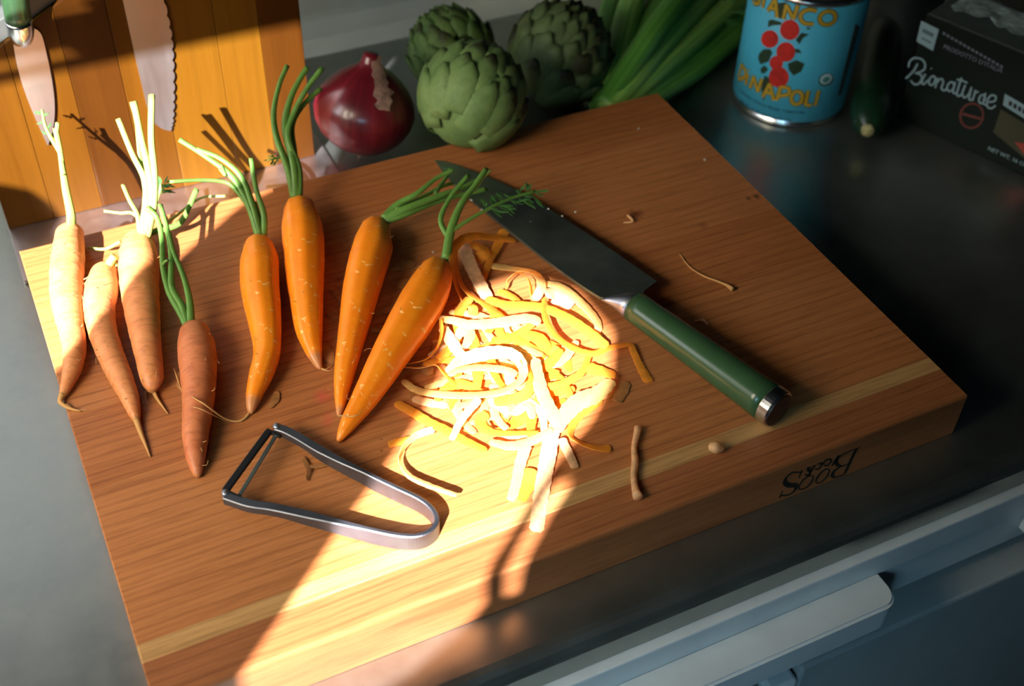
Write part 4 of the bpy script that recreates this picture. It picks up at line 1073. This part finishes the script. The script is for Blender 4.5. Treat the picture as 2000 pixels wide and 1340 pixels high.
# ------------------------------------------------------------------ zucchini
zc = thing('zucchini', 'dark green zucchini lying end-on between the can and the pasta box', 'zucchini', atz(1690, 200, 0))
m_z = plain('zucchini_skin', (.008, .028, .012), .28, 0, .5, .4, 150)
zr = .0188
Z0 = Vector((.662, -.088, zr)); Z1 = Z0 + Vector((.068, .073, .0))
dz = (Z1 - Z0).normalized()
Q = [Z0 - dz * .012, Z0 - dz * .010, Z0 - dz * .006, Z0, Z0 + dz * .012, Z0 + dz * .03, Z0 + dz * .08, Z0 + dz * .14, Z0 + dz * .165, Z0 + dz * .172]
sweep('body', catmull(Q, 40), [v.x for v in catmull([Vector((r, 0, 0)) for r in (.005, .0072, .0110, .0140, .0165, .0172, .0176, .0165, .011, .003)], 40)], m_z, zc, 32, lambda a, t, L: 1 + .012 * cos(a * 10))
sweep('stem_scar', [Z0 - dz * .0135, Z0 - dz * .0145, Z0 - dz * .0105], [.0040, .0052, .0058], plain('scar', (.30, .27, .12), .7, var=.3, vs=400), zc, 14)

# ------------------------------------------------------------------ dark carton with script lettering
BA = atz(1752, 229, 0); BB = atz(2000, 344, 0)
bdv = (BB - BA).normalized(); BNn = Vector((bdv.y, -bdv.x, 0))
if BNn.dot(CP - BA) < 0: BNn = -BNn
BH = .098; BL = .21; BDp = .055
pb = thing('pasta_box', 'dark green cardboard box with white script lettering at the right edge', 'box', BA)
M_BOX = plain('box_green', (.003, .007, .005), .5, 0, .15)
back = -BNn * BDp
prism('carton', [BA, BA + bdv * BL, BA + bdv * BL + Vector((0, 0, BH)), BA + Vector((0, 0, BH))], back, M_BOX, pb, .0006)
tp = Vector((0, 0, BH + .0001))
prism('top_flap', [BA + tp + bdv * .0008 - BNn * .0006, BA + tp + bdv * BL - BNn * .0006, BA + tp + bdv * BL + back * .98, BA + tp + bdv * .0008 + back * .98], (0, 0, .0005), plain('flap_grey', (.06, .08, .075), .6, var=.2), pb)
def bh(x, y): return atplane(x, y, BA, BNn)
bn = lambda p: BNn
c8 = lambda pts: sc(pts, 6.09, 1700, 0)
M_BW = plain('box_white', (.20, .30, .33), .5)
wb = .0015
SCR = [[(455, 800), (470, 730), (530, 690), (610, 705), (650, 760), (640, 825), (580, 860), (535, 868)], [(535, 868), (600, 890), (612, 940), (575, 995), (520, 1000), (478, 955)], [(562, 758), (510, 850), (420, 935)],
       [(655, 880), (612, 970), (635, 1000), (690, 950)], [(722, 810), (727, 820)], ell(735, 958, 34, 56, 20), [(800, 925), (772, 1045)], [(782, 990), (840, 935), (868, 975), (845, 1050), (885, 1075), (915, 1040)],
       ell(955, 1030, 38, 56, 20), [(1010, 975), (985, 1095), (1020, 1110)], [(1085, 925), (1030, 1110), (1060, 1140), (1095, 1110)], [(1030, 945), (1090, 958), (1155, 985)],
       [(1130, 1010), (1095, 1110), (1120, 1160), (1170, 1120), (1205, 1035)], [(1205, 1035), (1175, 1170), (1205, 1190)], [(1252, 1070), (1216, 1195)], [(1230, 1140), (1256, 1098), (1288, 1092)], ell(1328, 1178, 34, 52, 20), [(1370, 1105), (1345, 1225), (1380, 1250)],
       [(1405, 1215), (1480, 1200), (1490, 1145), (1435, 1135), (1390, 1200), (1395, 1270), (1440, 1288), (1490, 1255)]]
letters('letter', [3, 2, 1, 2, 2, 2, 2, 2, 2, 1], [(c8(q), [wb]) for q in SCR], bh, bn, M_BW, pb, .0003)
decal('white_tag', [c8([(608, 245), (815, 350), (745, 605), (550, 490)])], bh, bn, M_BW, pb, .0003)
decal('tag_print', [c8([(628, 335), (760, 400), (750, 445), (618, 380)])], bh, bn, plain('tag_teal', (.06, .10, .11), .5), pb, .0005)
decal('tag_print', [c8([(612, 440), (728, 500), (722, 518), (608, 458)])], bh, bn, plain('tag_teal_dark', (.05, .10, .11), .5), pb, .0005)
def box_text(s, px, py, size, mat, bold=.00004):
    o = bh(px, py)
    fonttext('small_print', s, size, lambda u, v: o + bdv * u + Vector((0, 0, v)), bn, mat, pb, .0003, 0, bold)
box_text('PRODOTTO D\'ITALIA', 1842, 94, .0054, plain('box_grey_ink', (.10, .12, .15), .5))
decal('edge_print', [[(1842 + 8 * k, 62 + 4.6 * k), (1847 + 8 * k, 64.6 + 4.6 * k), (1846 + 8 * k, 69 + 4.6 * k), (1841 + 8 * k, 66.4 + 4.6 * k)] for k in range(15)], bh, bn, bpy.data.materials['box_grey_ink'], pb, .0003)
strokes('red_seal', [(ell(1898, 226, 22, 24, 20, 20), [.0016]), ([(1880, 222), (1916, 232)], [.0022])], bh, bn, plain('seal_red', (.11, .012, .008), .5), pb, .0003)
decal('white_strip', [[(1963, 183), (2030, 222), (2024, 246), (1959, 205)]], bh, bn, M_BW, pb, .0003)
decal('strip_print', [[(1972 + 9 * k, 196 + 5.2 * k), (1978 + 9 * k, 199.5 + 5.2 * k), (1976 + 9 * k, 208 + 5.2 * k), (1970 + 9 * k, 204.5 + 5.2 * k)] for k in range(5)], bh, bn, M_INK, pb, .0005)
decal('olive_panel', [[(1955, 214), (2030, 258), (2015, 320), (1940, 258)]], bh, bn, plain('box_olive', (.035, .032, .012), .6), pb, .00025)
decal('red_corner', [[(1982, 277), (2030, 285), (2030, 340)]], bh, bn, plain('box_red', (.30, .03, .015), .5), pb, .0003)
box_text('NET WT. 16 OZ.', 1929, 292, .0050, M_BW)
# crinkled paper bag edge lying on the carton and the jar behind it
V = []; Fc = []
rr = random.Random(5)
o0 = BA + Vector((0, 0, BH + .0022)) + back * .35 + bdv * .010
nx, ny = 34, 7
for j in range(ny):
    for i in range(nx):
        e = .004 * sin(i * .9) + .003 * sin(i * 2.1) if j == 0 else 0
        V.append(o0 + bdv * (.20 * i / (nx - 1)) + (-BNn) * (.034 * j / (ny - 1) - e) + Vector((0, 0, rr.uniform(0, .0016) + .001)))
nn_ = len(V); V += [v - Vector((0, 0, .0008)) for v in V]
for j in range(ny - 1):
    for i in range(nx - 1):
        k0 = j * nx + i; Fc.append([k0, k0 + 1, k0 + nx + 1, k0 + nx]); Fc.append([nn_ + k0 + 1, nn_ + k0, nn_ + k0 + nx, nn_ + k0 + nx + 1])
o = mesh('paper_wrapper', V, Fc, plain('wrapper_grey', (.32, .42, .40), .6, 0, .5, .6, 150), None)
tag(o, 'crinkled grey paper wrapper lying on top of the dark box', 'wrapper')
JC = atz(1800, 40, .0) + Vector((.055, .075, 0))
jr = thing('glass_jar', 'dim grey jar standing behind the dark box', 'jar', JC)
lathe('jar_body', JC, (0, 0, 1), [(.0, .030), (.002, .034), (.06, .034), (.075, .030), (.080, .026)], plain('jar_grey', (.03, .036, .038), .4), jr, 32)
lathe('lid', JC + Vector((0, 0, .080)), (0, 0, 1), [(0, .028), (.001, .029), (.011, .029), (.012, .027)], M_DARK, jr, 32)
